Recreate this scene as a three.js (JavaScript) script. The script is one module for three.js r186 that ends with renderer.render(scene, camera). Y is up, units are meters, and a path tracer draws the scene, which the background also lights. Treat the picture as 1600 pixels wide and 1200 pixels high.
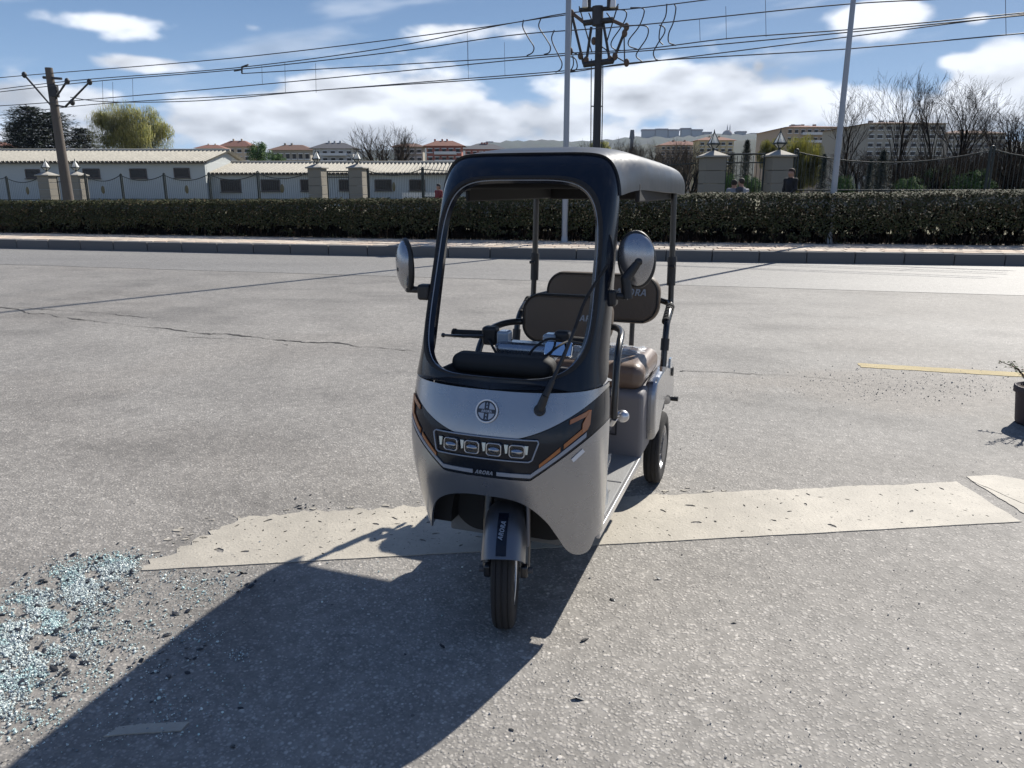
import * as THREE from 'three';
import { mergeGeometries, mergeVertices, toCreasedNormals } from 'three/addons/utils/BufferGeometryUtils.js';
import { RoundedBoxGeometry } from 'three/addons/geometries/RoundedBoxGeometry.js';
import { MarchingCubes } from 'three/addons/objects/MarchingCubes.js';
import { FontLoader } from 'three/addons/loaders/FontLoader.js';
import { TextGeometry } from 'three/addons/geometries/TextGeometry.js';

// ---------- camera, sky, sun, exposure ----------
const scene = new THREE.Scene();
const FPX = 1186, EYE = 1.6, HOR = 306;                  // focal length in photo pixels, eye height, pixels from centre up to horizon
const PITCH = Math.atan(HOR / FPX), CP = Math.cos(PITCH), SP = Math.sin(PITCH);
const camera = new THREE.PerspectiveCamera(2 * Math.atan(600 / FPX) * 180 / Math.PI, 4 / 3, 0.1, 9000);
camera.position.set(0, EYE, 0);
camera.rotation.x = -PITCH;
scene.add(camera);
const renderer = new THREE.WebGLRenderer({ antialias: true });
renderer.toneMapping = THREE.LinearToneMapping;
renderer.toneMappingExposure = 1.42;
renderer.shadowMap.enabled = true;

const SUN_AZ = 39.5 * Math.PI / 180, SUN_EL = 40.5 * Math.PI / 180;
const sunDir = new THREE.Vector3(Math.sin(SUN_AZ) * Math.cos(SUN_EL), Math.sin(SUN_EL), -Math.cos(SUN_AZ) * Math.cos(SUN_EL));
const sun = new THREE.DirectionalLight(new THREE.Color(1, 0.955, 0.88), 5);
sun.target.position.set(0, 0, -10); sun.position.copy(sunDir).multiplyScalar(60).add(sun.target.position);
sun.castShadow = true; sun.shadow.mapSize.set(4096, 4096);
Object.assign(sun.shadow.camera, { left: -40, right: 40, top: 40, bottom: -40, near: 1, far: 160 });
scene.add(sun, sun.target);

// seeded randomness and value noise
function rng(seed) { let a = seed >>> 0; return () => { a = (a + 0x6D2B79F5) | 0; let t = Math.imul(a ^ (a >>> 15), 1 | a); t = (t + Math.imul(t ^ (t >>> 7), 61 | t)) ^ t; return ((t ^ (t >>> 14)) >>> 0) / 4294967296; }; }
function h2(x, y) { let n = (Math.imul(x, 374761393) + Math.imul(y, 668265263)) | 0; n = Math.imul(n ^ (n >>> 13), 1274126177); return ((n ^ (n >>> 16)) >>> 0) / 4294967296; }
function vn(x, y) { const xi = Math.floor(x), yi = Math.floor(y); let a = x - xi, b = y - yi; a = a * a * (3 - 2 * a); b = b * b * (3 - 2 * b);
  const p = h2(xi, yi), q = h2(xi + 1, yi), r = h2(xi, yi + 1), s = h2(xi + 1, yi + 1); return p + (q - p) * a + (r - p) * b + (p - q - r + s) * a * b; }
function fbm(x, y, o = 5) { let s = 0, a = 0.5, n = 0; for (let i = 0; i < o; i++) { s += a * vn(x, y); n += a; x = x * 2.03 + 17.1; y = y * 2.03 + 9.7; a *= 0.52; } return s / n; }
const sst = (a, b, x) => { const t = Math.min(1, Math.max(0, (x - a) / (b - a))); return t * t * (3 - 2 * t); };
const lerp = (a, b, t) => a + (b - a) * t;

function makeSky() {
  const W = 4096, Hh = 2048, d = new Float32Array(W * Hh * 4);
  // clouds of the photograph: [pixel x, pixel y, radius x, radius y, strength]
  const blobs = [[170, 33, 90, 14, .5], [215, 55, 60, 14, .4], [235, 101, 90, 14, .72], [390, 42, 22, 10, .4], [60, 160, 130, 34, .75], [150, 205, 120, 40, .6], [500, 150, 80, 34, .8], [420, 185, 190, 50, .85], [620, 175, 220, 60, .8], [760, 50, 110, 16, .6],
    [800, 190, 260, 50, .8], [1000, 140, 170, 46, .9], [1150, 165, 150, 56, .85], [1250, 150, 60, 40, .7], [1185, 105, 14, 14, .5], [1385, 22, 62, 26, .95], [1360, 165, 110, 56, .62], [1460, 190, 180, 60, .6], [1560, 118, 70, 40, .98], [1510, 98, 34, 16, .8], [1525, 28, 20, 10, .5], [300, 215, 400, 24, .5], [1000, 210, 500, 26, .6]];
  const B = blobs.map(([px, py, rx, ry, k]) => { const a = (px - 800) / FPX, b = (600 - py) / FPX; const X = a, Y = b * CP - SP, D = CP + b * SP; return [Math.atan2(X, D), Math.atan2(Y, Math.hypot(X, D)), rx / 1250, ry / 1250, k]; });
  for (let j = 0; j < Hh; j++) {
    const el = ((j + 0.5) / Hh - 0.5) * Math.PI, se = Math.sin(el), ce = Math.cos(el);
    for (let i = 0; i < W; i++) {
      const th = ((i + 0.5) / W - 0.5) * 2 * Math.PI, x = Math.cos(th) * ce, z = Math.sin(th) * ce;
      let r, g, b;
      if (se < -0.02) { r = .2; g = .2; b = .19; }
      else {
        const e = Math.max(0, se), az = Math.atan2(x, -z);
        const k1 = Math.pow(1 - e, 4.5), k2 = Math.exp(-e * 16);
        r = .040 + .27 * k1 + .17 * k2; g = .095 + .42 * k1 + .12 * k2; b = .235 + .53 * k1 + .02 * k2;
        const cs = x * sunDir.x + se * sunDir.y + z * sunDir.z, gl = Math.max(0, cs);
        const mie = .10 * Math.pow(gl, 5) + .35 * Math.pow(gl, 40) + 1.2 * Math.pow(gl, 500); r += mie; g += mie * .96; b += mie * .88;
        let cov = 0, base = 0;
        const front = Math.abs(az) < 0.68 && el < 0.25;
        const n = fbm(az * 9 + 40, el * 24, 6), nf = fbm(az * 26 + 3, el * 60, 5);
        if (Math.abs(az) < 0.95 && el < 0.3) for (const [ba, be, ra, re, k] of B) { const q = (az - ba) / ra, p = (el - be) / re, s = q * q + (p < 0 ? p * p * .7 : p * p * 1.25); if (s < 4) cov = Math.max(cov, k * Math.exp(-s * .8)); }
        const gen = Math.exp(-Math.pow((el - .06) / .09, 2)) * .45 + .12 * Math.exp(-Math.pow((el - .5) / .5, 2));
        const side = sst(.6, .85, Math.abs(az)), hi = sst(.22, .32, el), w = Math.max(side, hi);
        const c0 = lerp(cov, gen, w);
        let dn = c0 * 1.3 + (n - .5) * .85 + (nf - .5) * .55 - .36;
        dn = sst(.02, .36, dn);
        // thin streaks high up
        const ci = sst(.54, .80, fbm(az * 5 + el * 9 + 9, el * 34 - az * 6, 5)) * .34 * sst(.08, .16, el);
        const dens = Math.min(1, dn * .95 + ci * (1 - dn));
        const sh = fbm(az * 14 + 7, el * 30 + 2.5, 5);
        const up = fbm(az * 9 + 40.0, (el + .02) * 24, 4);
        let lit = .64 + .42 * (n - up) * 2.2 + .40 * (sh - .5) + .22 * (nf - .5);
        lit += .22 * sst(.05, .12, el) - .10 * (1 - sst(.02, .06, el)); lit = Math.min(.92, Math.max(.44, lit));
        const cr = .90 * lit, cg = .93 * lit + .008, cb = .955 * lit + .03;
        r = lerp(r, cr, dens); g = lerp(g, cg, dens); b = lerp(b, cb, dens);
      }
      const o = (j * W + i) * 4; d[o] = r * .93; d[o + 1] = g * .93; d[o + 2] = b * .95; d[o + 3] = 1;
    }
  }
  const t = new THREE.DataTexture(d, W, Hh, THREE.RGBAFormat, THREE.FloatType);
  t.mapping = THREE.EquirectangularReflectionMapping; t.magFilter = t.minFilter = THREE.LinearFilter; t.colorSpace = THREE.LinearSRGBColorSpace; t.needsUpdate = true;
  return t;
}
const skyTex = makeSky(); scene.background = skyTex; scene.environment = skyTex;
scene.fog = new THREE.FogExp2(new THREE.Color(0.62, 0.76, 0.95), 0.00015);

// ---------- helpers ----------
const V = (x, y, z) => new THREE.Vector3(x, y, z);
// a photo pixel gives a direction; the distance comes from a plane: ground() at a height, at() at a distance ahead
function ray(px, py) { const a = (px - 800) / FPX, b = (600 - py) / FPX; return [a, b * CP - SP, CP + b * SP]; }
function ground(px, py, y = 0) { const r = ray(px, py), t = (y - EYE) / r[1]; return V(r[0] * t, y, -r[2] * t); }
function at(px, py, D) { const r = ray(px, py), t = D / r[2]; return V(r[0] * t, EYE + r[1] * t, -D); }
const used = {};
function numbered(n) { if (!(n in used)) { used[n] = 0; return n; } used[n]++; return n + '_' + String(used[n]).padStart(3, '0'); }
const std = (r, g, b, rough = .8, extra = {}) => new THREE.MeshStandardMaterial({ color: new THREE.Color().setRGB(r, g, b), roughness: rough, side: THREE.DoubleSide, ...extra });
const phy = (r, g, b, rough = .5, extra = {}) => new THREE.MeshPhysicalMaterial({ color: new THREE.Color().setRGB(r, g, b), roughness: rough, side: THREE.DoubleSide, ...extra });
function mesh(name, geo, mat, parent) { const g = Array.isArray(geo) ? merge(geo) : geo; const m = new THREE.Mesh(g, mat); m.name = parent ? name : numbered(name); m.castShadow = m.receiveShadow = true; (parent || scene).add(m); return m; }
function merge(list) { const l = list.map(g => { let q = g.index ? g.toNonIndexed() : g; for (const k of Object.keys(q.attributes)) if (!['position', 'normal', 'uv', 'color'].includes(k)) q.deleteAttribute(k); if (!q.attributes.normal) q.computeVertexNormals(); if (!q.attributes.uv) q.setAttribute('uv', new THREE.Float32BufferAttribute(new Float32Array(q.attributes.position.count * 2), 2)); return q; });
  const anyC = l.some(q => q.attributes.color); if (anyC) for (const q of l) if (!q.attributes.color) q.setAttribute('color', new THREE.Float32BufferAttribute(new Float32Array(q.attributes.position.count * 3).fill(1), 3)); return mergeGeometries(l, false); }
function thing(name, label, category, pos, turn = 0, group) { const o = new THREE.Group(); o.name = numbered(name); if (pos) o.position.copy(pos); o.rotation.y = turn; tag(o, label, category, group); scene.add(o); return o; }
function tag(o, label, category, group) { o.userData.label = label; o.userData.category = category; if (group) o.userData.group = group; return o; }
function structure(o, label) { o.userData.kind = 'structure'; if (label) o.userData.label = label; return o; }
function stuff(o) { o.userData.kind = 'stuff'; return o; }
const box = (w, h, d, x = 0, y = 0, z = 0) => new THREE.BoxGeometry(w, h, d).translate(x, y, z);
const rbox = (w, h, d, r, x = 0, y = 0, z = 0, seg = 3) => new RoundedBoxGeometry(w, h, d, seg, r).translate(x, y, z);
function tube(pts, r, rs = 8, ts, closed = false) { const c = new THREE.CatmullRomCurve3(pts, closed, 'catmullrom', .5); return new THREE.TubeGeometry(c, ts || pts.length * 6, r, rs, closed); }
function rod(a, b, r1, r2 = r1, seg = 8) { const d = b.clone().sub(a), L = d.length(); const g = new THREE.CylinderGeometry(r2, r1, L, seg, 1); g.translate(0, L / 2, 0); g.applyQuaternion(new THREE.Quaternion().setFromUnitVectors(V(0, 1, 0), d.normalize())); return g.translate(a.x, a.y, a.z); }
function bevelled(shape, depth, bevel, seg = 2, cs = 12) { const g = new THREE.ExtrudeGeometry(shape, { depth: Math.max(depth - 2 * bevel, .0005), bevelEnabled: bevel > 0, bevelThickness: bevel, bevelSize: bevel, bevelOffset: -bevel, bevelSegments: seg, curveSegments: cs }); return g.translate(0, 0, -depth / 2 + bevel); }
function rrect(w, h, r) { const s = new THREE.Shape(), x = -w / 2, y = -h / 2; s.moveTo(x + r, y); s.lineTo(x + w - r, y); s.absarc(x + w - r, y + r, r, -Math.PI / 2, 0); s.lineTo(x + w, y + h - r); s.absarc(x + w - r, y + h - r, r, 0, Math.PI / 2); s.lineTo(x + r, y + h); s.absarc(x + r, y + h - r, r, Math.PI / 2, Math.PI); s.lineTo(x, y + r); s.absarc(x + r, y + r, r, Math.PI, 1.5 * Math.PI); return s; }
function dataTex(n, fn, srgb, m = n) { const d = new Uint8Array(n * m * 4); for (let j = 0; j < m; j++) for (let i = 0; i < n; i++) { const c = fn(i, j), o = (j * n + i) * 4; d[o] = c[0]; d[o + 1] = c[1]; d[o + 2] = c[2]; d[o + 3] = 255; }
  const t = new THREE.DataTexture(d, n, m); t.wrapS = t.wrapT = THREE.RepeatWrapping; t.magFilter = THREE.LinearFilter; t.minFilter = THREE.LinearMipmapLinearFilter; t.generateMipmaps = true; if (srgb) t.colorSpace = THREE.SRGBColorSpace; t.needsUpdate = true; return t; }
// fbm that repeats over n cells
function tnoise(x, y, n) { const xi = Math.floor(x), yi = Math.floor(y); let a = x - xi, b = y - yi; a = a * a * (3 - 2 * a); b = b * b * (3 - 2 * b); const m = v => ((v % n) + n) % n; const p = h2(m(xi) + 7, m(yi)), q = h2(m(xi + 1) + 7, m(yi)), r = h2(m(xi) + 7, m(yi + 1)), s = h2(m(xi + 1) + 7, m(yi + 1)); return p + (q - p) * a + (r - p) * b + (p - q - r + s) * a * b; }
function colored(geo, fn) { const p = geo.attributes.position, c = new Float32Array(p.count * 3); for (let i = 0; i < p.count; i++) { const k = fn(p.getX(i), p.getY(i), p.getZ(i), i); c[3 * i] = k[0]; c[3 * i + 1] = k[1]; c[3 * i + 2] = k[2]; } geo.setAttribute('color', new THREE.BufferAttribute(c, 3)); return geo; }
function flat(pts, y, step) { const s = new THREE.Shape(pts.map(p => new THREE.Vector2(p[0], p[1]))); const g = new THREE.ShapeGeometry(s); const p = g.attributes.position, uv = g.attributes.uv; for (let i = 0; i < p.count; i++) { const X = p.getX(i), D = p.getY(i); p.setXYZ(i, X, y, -D); uv.setXY(i, X, D); } g.computeVertexNormals(); return g; }
// ---------- ground ----------
const AN = 2048, asphaltHeight = new Float32Array(AN * AN), R0 = rng(11);
const asphaltTone = new Float32Array(AN * AN);
{ // stones of mixed size pressed into binder, 2.5 mm a pixel: domes written over a noisy ground
  for (let j = 0; j < AN; j++) for (let i = 0; i < AN; i++) { const q = j * AN + i; asphaltHeight[q] = tnoise(i / 3, j / 3, 683) * .22 + tnoise(i / 11, j / 11, 186) * .10; asphaltTone[q] = (tnoise(i / 5, j / 5, 410) - .5) * .5; }
  for (let k = 0; k < 210000; k++) { const x = R0() * AN, y = R0() * AN, rr = 1.1 + R0() * R0() * 3.0, asp = .6 + R0() * .5, an = R0() * 3.14, c = Math.cos(an), sn = Math.sin(an), hh = .35 + R0() * .55, tn = (R0() - .5) * 1.2 + (R0() > .93 ? .8 : 0) - (R0() > .95 ? .8 : 0); const m = Math.ceil(rr);
    for (let v = -m; v <= m; v++) for (let u = -m; u <= m; u++) { const p = (u * c + v * sn) / rr, q = (-u * sn + v * c) / (rr * asp), d = p * p + q * q; if (d >= 1) continue; const o = ((Math.floor(y) + v + AN) % AN) * AN + ((Math.floor(x) + u + AN) % AN), h = hh * Math.min(1, (1 - d) * 1.8); if (h > asphaltHeight[o]) { asphaltHeight[o] = h; asphaltTone[o] = tn; } } }
}
const asphaltMap = dataTex(AN, (i, j) => { const h = asphaltHeight[j * AN + i], n = tnoise(i / 16, j / 16, AN / 16) - .5, s = h2(i * 3 + 1, j * 5 + 2); let v = 150 + h * 55 + asphaltTone[j * AN + i] * 34 + n * 22 + (s - .5) * 10; v = Math.min(255, Math.max(40, v)); return [v, v * .992, v * .978]; }, true);
const asphaltBump = dataTex(AN, (i, j) => { const v = Math.min(255, asphaltHeight[j * AN + i] * 210 + tnoise(i / 8, j / 8, AN / 8) * 40); return [v, v, v]; });
for (const t of [asphaltMap, asphaltBump]) t.repeat.set(1 / 5.12, 1 / 5.12);
const M = {};
M.asphalt = new THREE.MeshStandardMaterial({ map: asphaltMap, bumpMap: asphaltBump, bumpScale: .0036, roughness: .76, vertexColors: true });
{
  const xs = [], ds = []; for (let x = -4000; x < -24; x = Math.min(-24, x * .6)) xs.push(x); for (let x = -24; x <= 24; x += .2) xs.push(x); for (let x = 26; x < 4000; x *= 1.6) xs.push(x); xs.push(4000);
  for (let d = -300; d < -6; d = Math.min(-6, d * .6)) ds.push(d); for (let d = -6; d <= 22; d += .2) ds.push(d); for (let d = 24; d < 6000; d *= 1.6) ds.push(d); ds.push(6000);
  const P = [], U = [], C = [], I = [];
  for (const d of ds) for (const x of xs) {
    P.push(x, 0, -d); U.push(x, d);
    const n = fbm(x * .35 + 3, d * .35, 4) - .5, m = fbm(x * 1.7, d * 1.7 + 30, 4) - .5, st = fbm(x * .9 + 60, d * 2.6 + 20, 4);
    let k = .57 * (1 + n * .42 + m * .45) * (1 - .22 * sst(.62, .74, st));
    let r = k, g = k * .955, b = k * .89;
    // sandy dust washed out of the verge by the yellow line
    const q = Math.max(0, 1 - Math.hypot((x - 3.6) / 2.6, (d - 6.1) / 1.0)), dust = sst(.25, .6, q * 1.2 + (fbm(x * 2.2, d * 2.2 + 90, 4) - .5) * 1.1);
    const e = sst(.5, .62, fbm(x * .5 + 200, d * .5 + 7, 4)) * .5;
    r = lerp(r, .50, dust * .5 + e * .3); g = lerp(g, .445, dust * .5 + e * .3); b = lerp(b, .385, dust * .5 + e * .3);
    C.push(r, g, b);
  }
  const w = xs.length; for (let j = 0; j < ds.length - 1; j++) for (let i = 0; i < w - 1; i++) { const a = j * w + i; I.push(a, a + 1, a + w, a + 1, a + w + 1, a + w); }
  const g = new THREE.BufferGeometry(); g.setAttribute('position', new THREE.Float32BufferAttribute(P, 3)); g.setAttribute('uv', new THREE.Float32BufferAttribute(U, 2)); g.setAttribute('color', new THREE.Float32BufferAttribute(C, 3)); g.setIndex(I); g.computeVertexNormals();
  structure(mesh('ground', g, M.asphalt), 'grey worn asphalt yard and side road');
}
// kerb path (X, D) and the far carriageway
const kerbPts = [[-60, 32], [-40, 27.2], [-14.06, 21.12], [0, 17.82], [10.84, 16.18], [30, 13.6], [60, 10]];
function alongKerb(x, off = 0) { for (let i = 0; i < kerbPts.length - 1; i++) { const a = kerbPts[i], b = kerbPts[i + 1]; if (x <= b[0] || i === kerbPts.length - 2) return a[1] + (b[1] - a[1]) * (x - a[0]) / (b[0] - a[0]) + off; } }
// smooth the kinks
const kerbD = (x) => (alongKerb(x - 5) + alongKerb(x - 2.5) + alongKerb(x) + alongKerb(x + 2.5) + alongKerb(x + 5)) / 5;
M.lane = M.asphalt.clone(); M.lane.roughness = .66; M.lane.bumpScale = .002;
{
  const P = [], U = [], C = [], I = [], N = 150; const seam = x => 16.59 + (x + 11.11) * (11.63 - 16.59) / 18.98;
  for (let i = 0; i <= N; i++) { const x = lerp(-45, 45, i / N); for (let j = 0; j <= 24; j++) { const d = lerp(seam(x) + (j ? 0 : (fbm(x * 3, 5, 3) - .5) * .08), kerbD(x) + .05, j / 24); P.push(x, .004, -d); U.push(x + .37, d); const n = fbm(x * .3 + 80, d * 1.2, 4) - .5, m = fbm(x * .12 + 5, d * 3.5, 3) - .5; const k = .53 * (1 + n * .24 + m * .14); C.push(k, k * .97, k * .92); } }
  for (let i = 0; i < N; i++) for (let j = 0; j < 24; j++) { const a = i * 25 + j; I.push(a, a + 25, a + 1, a + 1, a + 25, a + 26); }
  const g = new THREE.BufferGeometry(); g.setAttribute('position', new THREE.Float32BufferAttribute(P, 3)); g.setAttribute('uv', new THREE.Float32BufferAttribute(U, 2)); g.setAttribute('color', new THREE.Float32BufferAttribute(C, 3)); g.setIndex(I); g.computeVertexNormals();
  structure(mesh('road', g, M.lane), 'paler smoother asphalt carriageway along the kerb');
}
// kerb stones
const KERB = .24;
M.kerb = [0, 1, 2].map(i => std(.125 + i * .008, .12 + i * .008, .115 + i * .008, .9, { bumpMap: asphaltBump, bumpScale: .002 }));
{
  const grp = new THREE.Group(); grp.name = 'kerb'; structure(grp, 'high grey concrete kerb along the far pavement'); scene.add(grp);
  const g = rbox(.985, KERB + .1, .2, .02, 0, 0, 0, 2), r = rng(3);
  for (let i = 0; i < 60; i++) { const x = -30 + i; const d0 = kerbD(x - .5), d1 = kerbD(x + .5), m = mesh('kerb_stone', g, M.kerb[i * 7 % 3], grp); m.position.set(x, KERB / 2 - .05 + (r() - .5) * .012, -((d0 + d1) / 2 + .12) + (r() - .5) * .012); m.rotation.y = Math.atan2(d1 - d0, 1); m.scale.x = Math.hypot(1, d1 - d0); }
}
// pavement: slabs with open joints on a bed
M.slab = std(.54, .46, .37, .9, { vertexColors: true, bumpMap: asphaltBump, bumpScale: .0015 }); M.bed = std(.26, .22, .18, .95);
{
  const bed = [], back = []; for (let x = -45; x <= 45; x += 1.5) { bed.push([x, kerbD(x) + .2]); back.unshift([x, kerbD(x) + 3.8]); }
  const pv = new THREE.Group(); pv.name = 'pavement'; structure(pv, 'pale slab pavement between the kerb and the hedge'); scene.add(pv);
  mesh('bed', flat(bed.concat(back), KERB - .012), M.bed, pv);
  const list = [], r = rng(8), s = .4;
  for (let i = 0; i < 146; i++) for (let j = 0; j < 6; j++) { const x = -30 + i * s, d = kerbD(x) + .23 + (j + .5) * s, t = Math.atan2(kerbD(x + .2) - kerbD(x - .2), .4); const k = .85 + r() * .3, w = r() < .3 ? .06 : 0; const g = box(s - .025, .03, s - .025); g.rotateY(t); g.translate(x + (j % 2) * .2, KERB - .005 + (r() - .5) * .008, -d); colored(g, () => [k, k * (1 - w), k * (1 - 1.6 * w)]); list.push(g); }
  stuff(mesh('paving_slabs', list, M.slab, pv));
}
// raised ground behind the hedge
M.earth = std(.16, .15, .09, 1, { bumpMap: asphaltBump, bumpScale: .01 });
{ const a = [], b = []; for (let x = -60; x <= 60; x += 2) { a.push([x, kerbD(x) + 3.7]); } b.push([900, 12], [1600, 1500], [-1600, 1500], [-900, 60]); structure(mesh('terrain', flat(a.concat(b), .45), M.earth), 'raised park ground beyond the hedge'); }

// ---------- road paint ----------
function ragged(pts, amp, step, seed) { // outline in (X, D) with a chipped edge
  const out = [], n = pts.length; for (let i = 0; i < n; i++) { const a = pts[i], b = pts[(i + 1) % n], L = Math.hypot(b[0] - a[0], b[1] - a[1]), k = Math.max(1, Math.round(L / step)), am = a[2] ?? 1; for (let q = 0; q < k; q++) { const t = q / k, x = lerp(a[0], b[0], t), d = lerp(a[1], b[1], t), nx = -(b[1] - a[1]) / L, nd = (b[0] - a[0]) / L, o = (fbm(x * 14 + seed, d * 14 + seed, 4) - .5) * 2 * amp * am + (h2(Math.round(x * 97), Math.round(d * 89) + seed) - .5) * amp * .5 * am; out.push([x + nx * o, d + nd * o]); } } return out; }
function paint(name, pts, y, th, mat, holes, label, flakes) {
  const s = new THREE.Shape(pts.map(p => new THREE.Vector2(p[0], p[1]))); for (const h of holes || []) s.holes.push(new THREE.Path(h.map(p => new THREE.Vector2(p[0], p[1]))));
  const g = new THREE.ExtrudeGeometry([s, ...(flakes || []).map(f => new THREE.Shape(f.map(p => new THREE.Vector2(p[0], p[1]))))], { depth: th, bevelEnabled: false }); g.rotateX(-Math.PI / 2); g.translate(0, y, 0);
  const p = g.attributes.position, uv = g.attributes.uv; for (let i = 0; i < p.count; i++) uv.setXY(i, p.getX(i), -p.getZ(i)); return structure(mesh(name, g, mat), label);
}
const paintTex = dataTex(1024, (i, j) => { const n = tnoise(i / 128, j / 128, 8) * .5 + tnoise(i / 32, j / 32, 32) * .3 + tnoise(i / 6, j / 6, 170) * .2; let v = 214 + (n - .5) * 46; const q = tnoise(i / 5 + .3, j / 3, 1e6); if (q > .93 && n > .42) v -= 90; return [v, v * .975, v * .93]; }, true); paintTex.repeat.set(1 / 2.1, 1 / 2.1);
M.paint = std(.60, .58, .535, .72, { map: paintTex, bumpMap: asphaltBump, bumpScale: .0014 });
M.yellow = std(.66, .57, .35, .9, { map: paintTex, bumpMap: asphaltBump, bumpScale: .003 });
{
  const r = rng(21), holes = [], inside = (x, d) => { const lo = 3.165 + x * .121, hi = 3.70 + x * .115; return d > lo + .05 && d < hi - .05 && x > -1.38 && x < 2.4; };
  const taken = []; for (let i = 0; i < 5200 && holes.length < 230; i++) { const x = -1.5 + r() * 4, d = 2.9 + r() * 1.2, rr = .003 + r() * r() * r() * .026; if (x > -.3 && r() < .55) continue; if (!inside(x, d) || taken.some(t => Math.hypot(t[0] - x, t[1] - d) < t[2] + rr * 2 + .02)) continue; taken.push([x, d, rr * 2]); const an = r() * 3, c = Math.cos(an), s = Math.sin(an), h = []; for (let k = 0; k < 7; k++) { const t = -k / 7 * 6.283, q = rr * (.6 + r() * .6); const u = Math.cos(t) * q * 1.7, v = Math.sin(t) * q * .7; h.push([x + u * c - v * s, d + u * s + v * c]); } holes.push(h); }
  const flakes = []; for (let i = 0; i < 70; i++) { const left = i < 40, x = left ? -1.62 + Math.pow(r(), 1.6) * .5 : -1.2 + r() * 2.4, d = left ? 3.02 + r() * .62 : 3.70 + x * .115 + .03 + Math.abs(r() - r()) * .09, rr = .004 + r() * r() * .016; if (left && d < 3.5 + (x + 1.4) * .9 - .0 && x > -1.55 + (d - 2.97) * .36) continue; const f = []; for (let k = 0; k < 8; k++) { const t = k / 8 * 6.283, q = rr * (.5 + r() * .8); f.push([x + Math.cos(t) * q * 1.5, d + Math.sin(t) * q * .8]); } flakes.push(f); }
  paint('stop_line', ragged([[-1.60, 2.97, .12], [-.12, 3.15, .12], [2.52, 3.465, .4], [2.50, 3.99, .8], [.69, 3.79, 1], [-.53, 3.65, 1.8], [-1.38, 3.52, 3.4]], .028, .03, 5), .001, .0032, M.paint, holes, 'wide worn off white stop line across the asphalt', flakes);
  paint('edge_line', ragged([[2.59, 3.53, .3], [4.6, 2.4, .3], [4.75, 2.62, .6], [2.78, 4.10, .6], [2.60, 4.07, .8]], .02, .03, 9), .001, .0032, M.paint, null, 'off white paint strip beyond the end of the stop line');
  const a = ground(1340, 572), b = ground(1575, 586); const dx = (b.x - a.x), dz = (-b.z + a.z), L = Math.hypot(dx, dz); const nx = -dz / L, nd = dx / L, ex = dx / L, ed = dz / L;
  paint('yellow_line', ragged([[a.x, -a.z - .06], [b.x + 4 * ex, -b.z + 4 * ed - .06], [b.x + 4 * ex + nx * .18, -b.z + 4 * ed + nd * .18 - .06], [a.x + nx * .18, -a.z + nd * .18 - .06]], .02, .05, 13), .001, .003, M.yellow, null, 'faded yellow road line by the flower pot');
  const o = ground(230, 1140); paint('paint_mark', ragged([[o.x - .115, o.z * -1 - .035], [o.x + .11, -o.z - .01], [o.x + .115, -o.z + .03], [o.x - .02, -o.z + .024], [o.x - .09, -o.z + .008]], .006, .02, 3), .001, .004, M.paint, null, 'small leftover dab of pale paint on the asphalt');
}
// cracks: dirt-filled grooves drawn as thin dark ragged strips of their own outline
M.crack = std(.045, .042, .038, 1);
function crack(name, pix, width, seed, label) { const pts = pix.map(p => ground(p[0], p[1])), c = new THREE.CatmullRomCurve3(pts, false, 'catmullrom', .2), n = Math.round(c.getLength() / .03), top = [], bot = []; for (let i = 0; i <= n; i++) { const p = c.getPoint(i / n), j = (fbm(i * .07 + seed, seed, 4) - .5) * .22 + (fbm(i * .4, seed + 3, 3) - .5) * .06, w = width * Math.max(.15, (fbm(i * .12, seed + 8, 3) - .22) * 2.2) * (.6 + h2(i, seed) * .8); top.push([p.x, -p.z + j + w]); bot.unshift([p.x, -p.z + j - w]); } structure(mesh(name, flat(top.concat(bot), .0045), M.crack), label); }
crack('road_crack', [[-40, 474], [60, 490], [150, 502], [330, 522], [480, 534], [650, 548]], .017, 4, 'long ragged crack across the asphalt');
crack('road_crack', [[-40, 478], [120, 486], [250, 497]], .007, 41, 'fine short crack beside the long one');
crack('road_crack', [[270, 527], [390, 530], [450, 540]], .006, 77, 'thin branch of the long asphalt crack');
crack('road_crack', [[1060, 578], [1180, 586], [1290, 592], [1400, 612]], .007, 19, 'thin crack running towards the faded yellow line');
crack('road_crack', [[1500, 745], [1540, 762], [1620, 798]], .010, 29, 'dirty joint between the two white paint strips');
// ---------- the electric tricycle ----------
const font = await new FontLoader().loadAsync('fonts/droid/droid_sans_bold.typeface.json');
function textGeo(str, size, depth = .002, slant = .2) { const g = new TextGeometry(str, { font, size, depth, curveSegments: 4, bevelEnabled: false }); g.computeBoundingBox(); const b = g.boundingBox; g.translate(-(b.max.x + b.min.x) / 2, -(b.max.y + b.min.y) / 2, 0); if (slant) g.applyMatrix4(new THREE.Matrix4().makeShear(0, 0, slant, 0, 0, 0)); return g; }
const dustBump = dataTex(512, (i, j) => { const v = 128 + (tnoise(i / 2, j / 2, 256) - .5) * 120 + (tnoise(i / 9, j / 9, 1e6) - .5) * 60; return [v, v, v]; });
const dustRough = dataTex(512, (i, j) => { const n = tnoise(i / 64, j / 64, 8) * .6 + tnoise(i / 16, j / 16, 32) * .4; const v = 255 * (.80 + (n - .5) * .35); return [v, Math.min(255, v), v]; });
M.silver = phy(.33, .338, .36, .36, { metalness: .85, clearcoat: .6, clearcoatRoughness: .12, roughnessMap: dustRough });
M.guard = phy(.16, .165, .18, .4, { metalness: .8, clearcoat: .4, clearcoatRoughness: .2 });
M.black = phy(.008, .011, .019, .25, { specularIntensity: .35, clearcoat: .35, clearcoatRoughness: .12, roughnessMap: dustRough });
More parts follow.
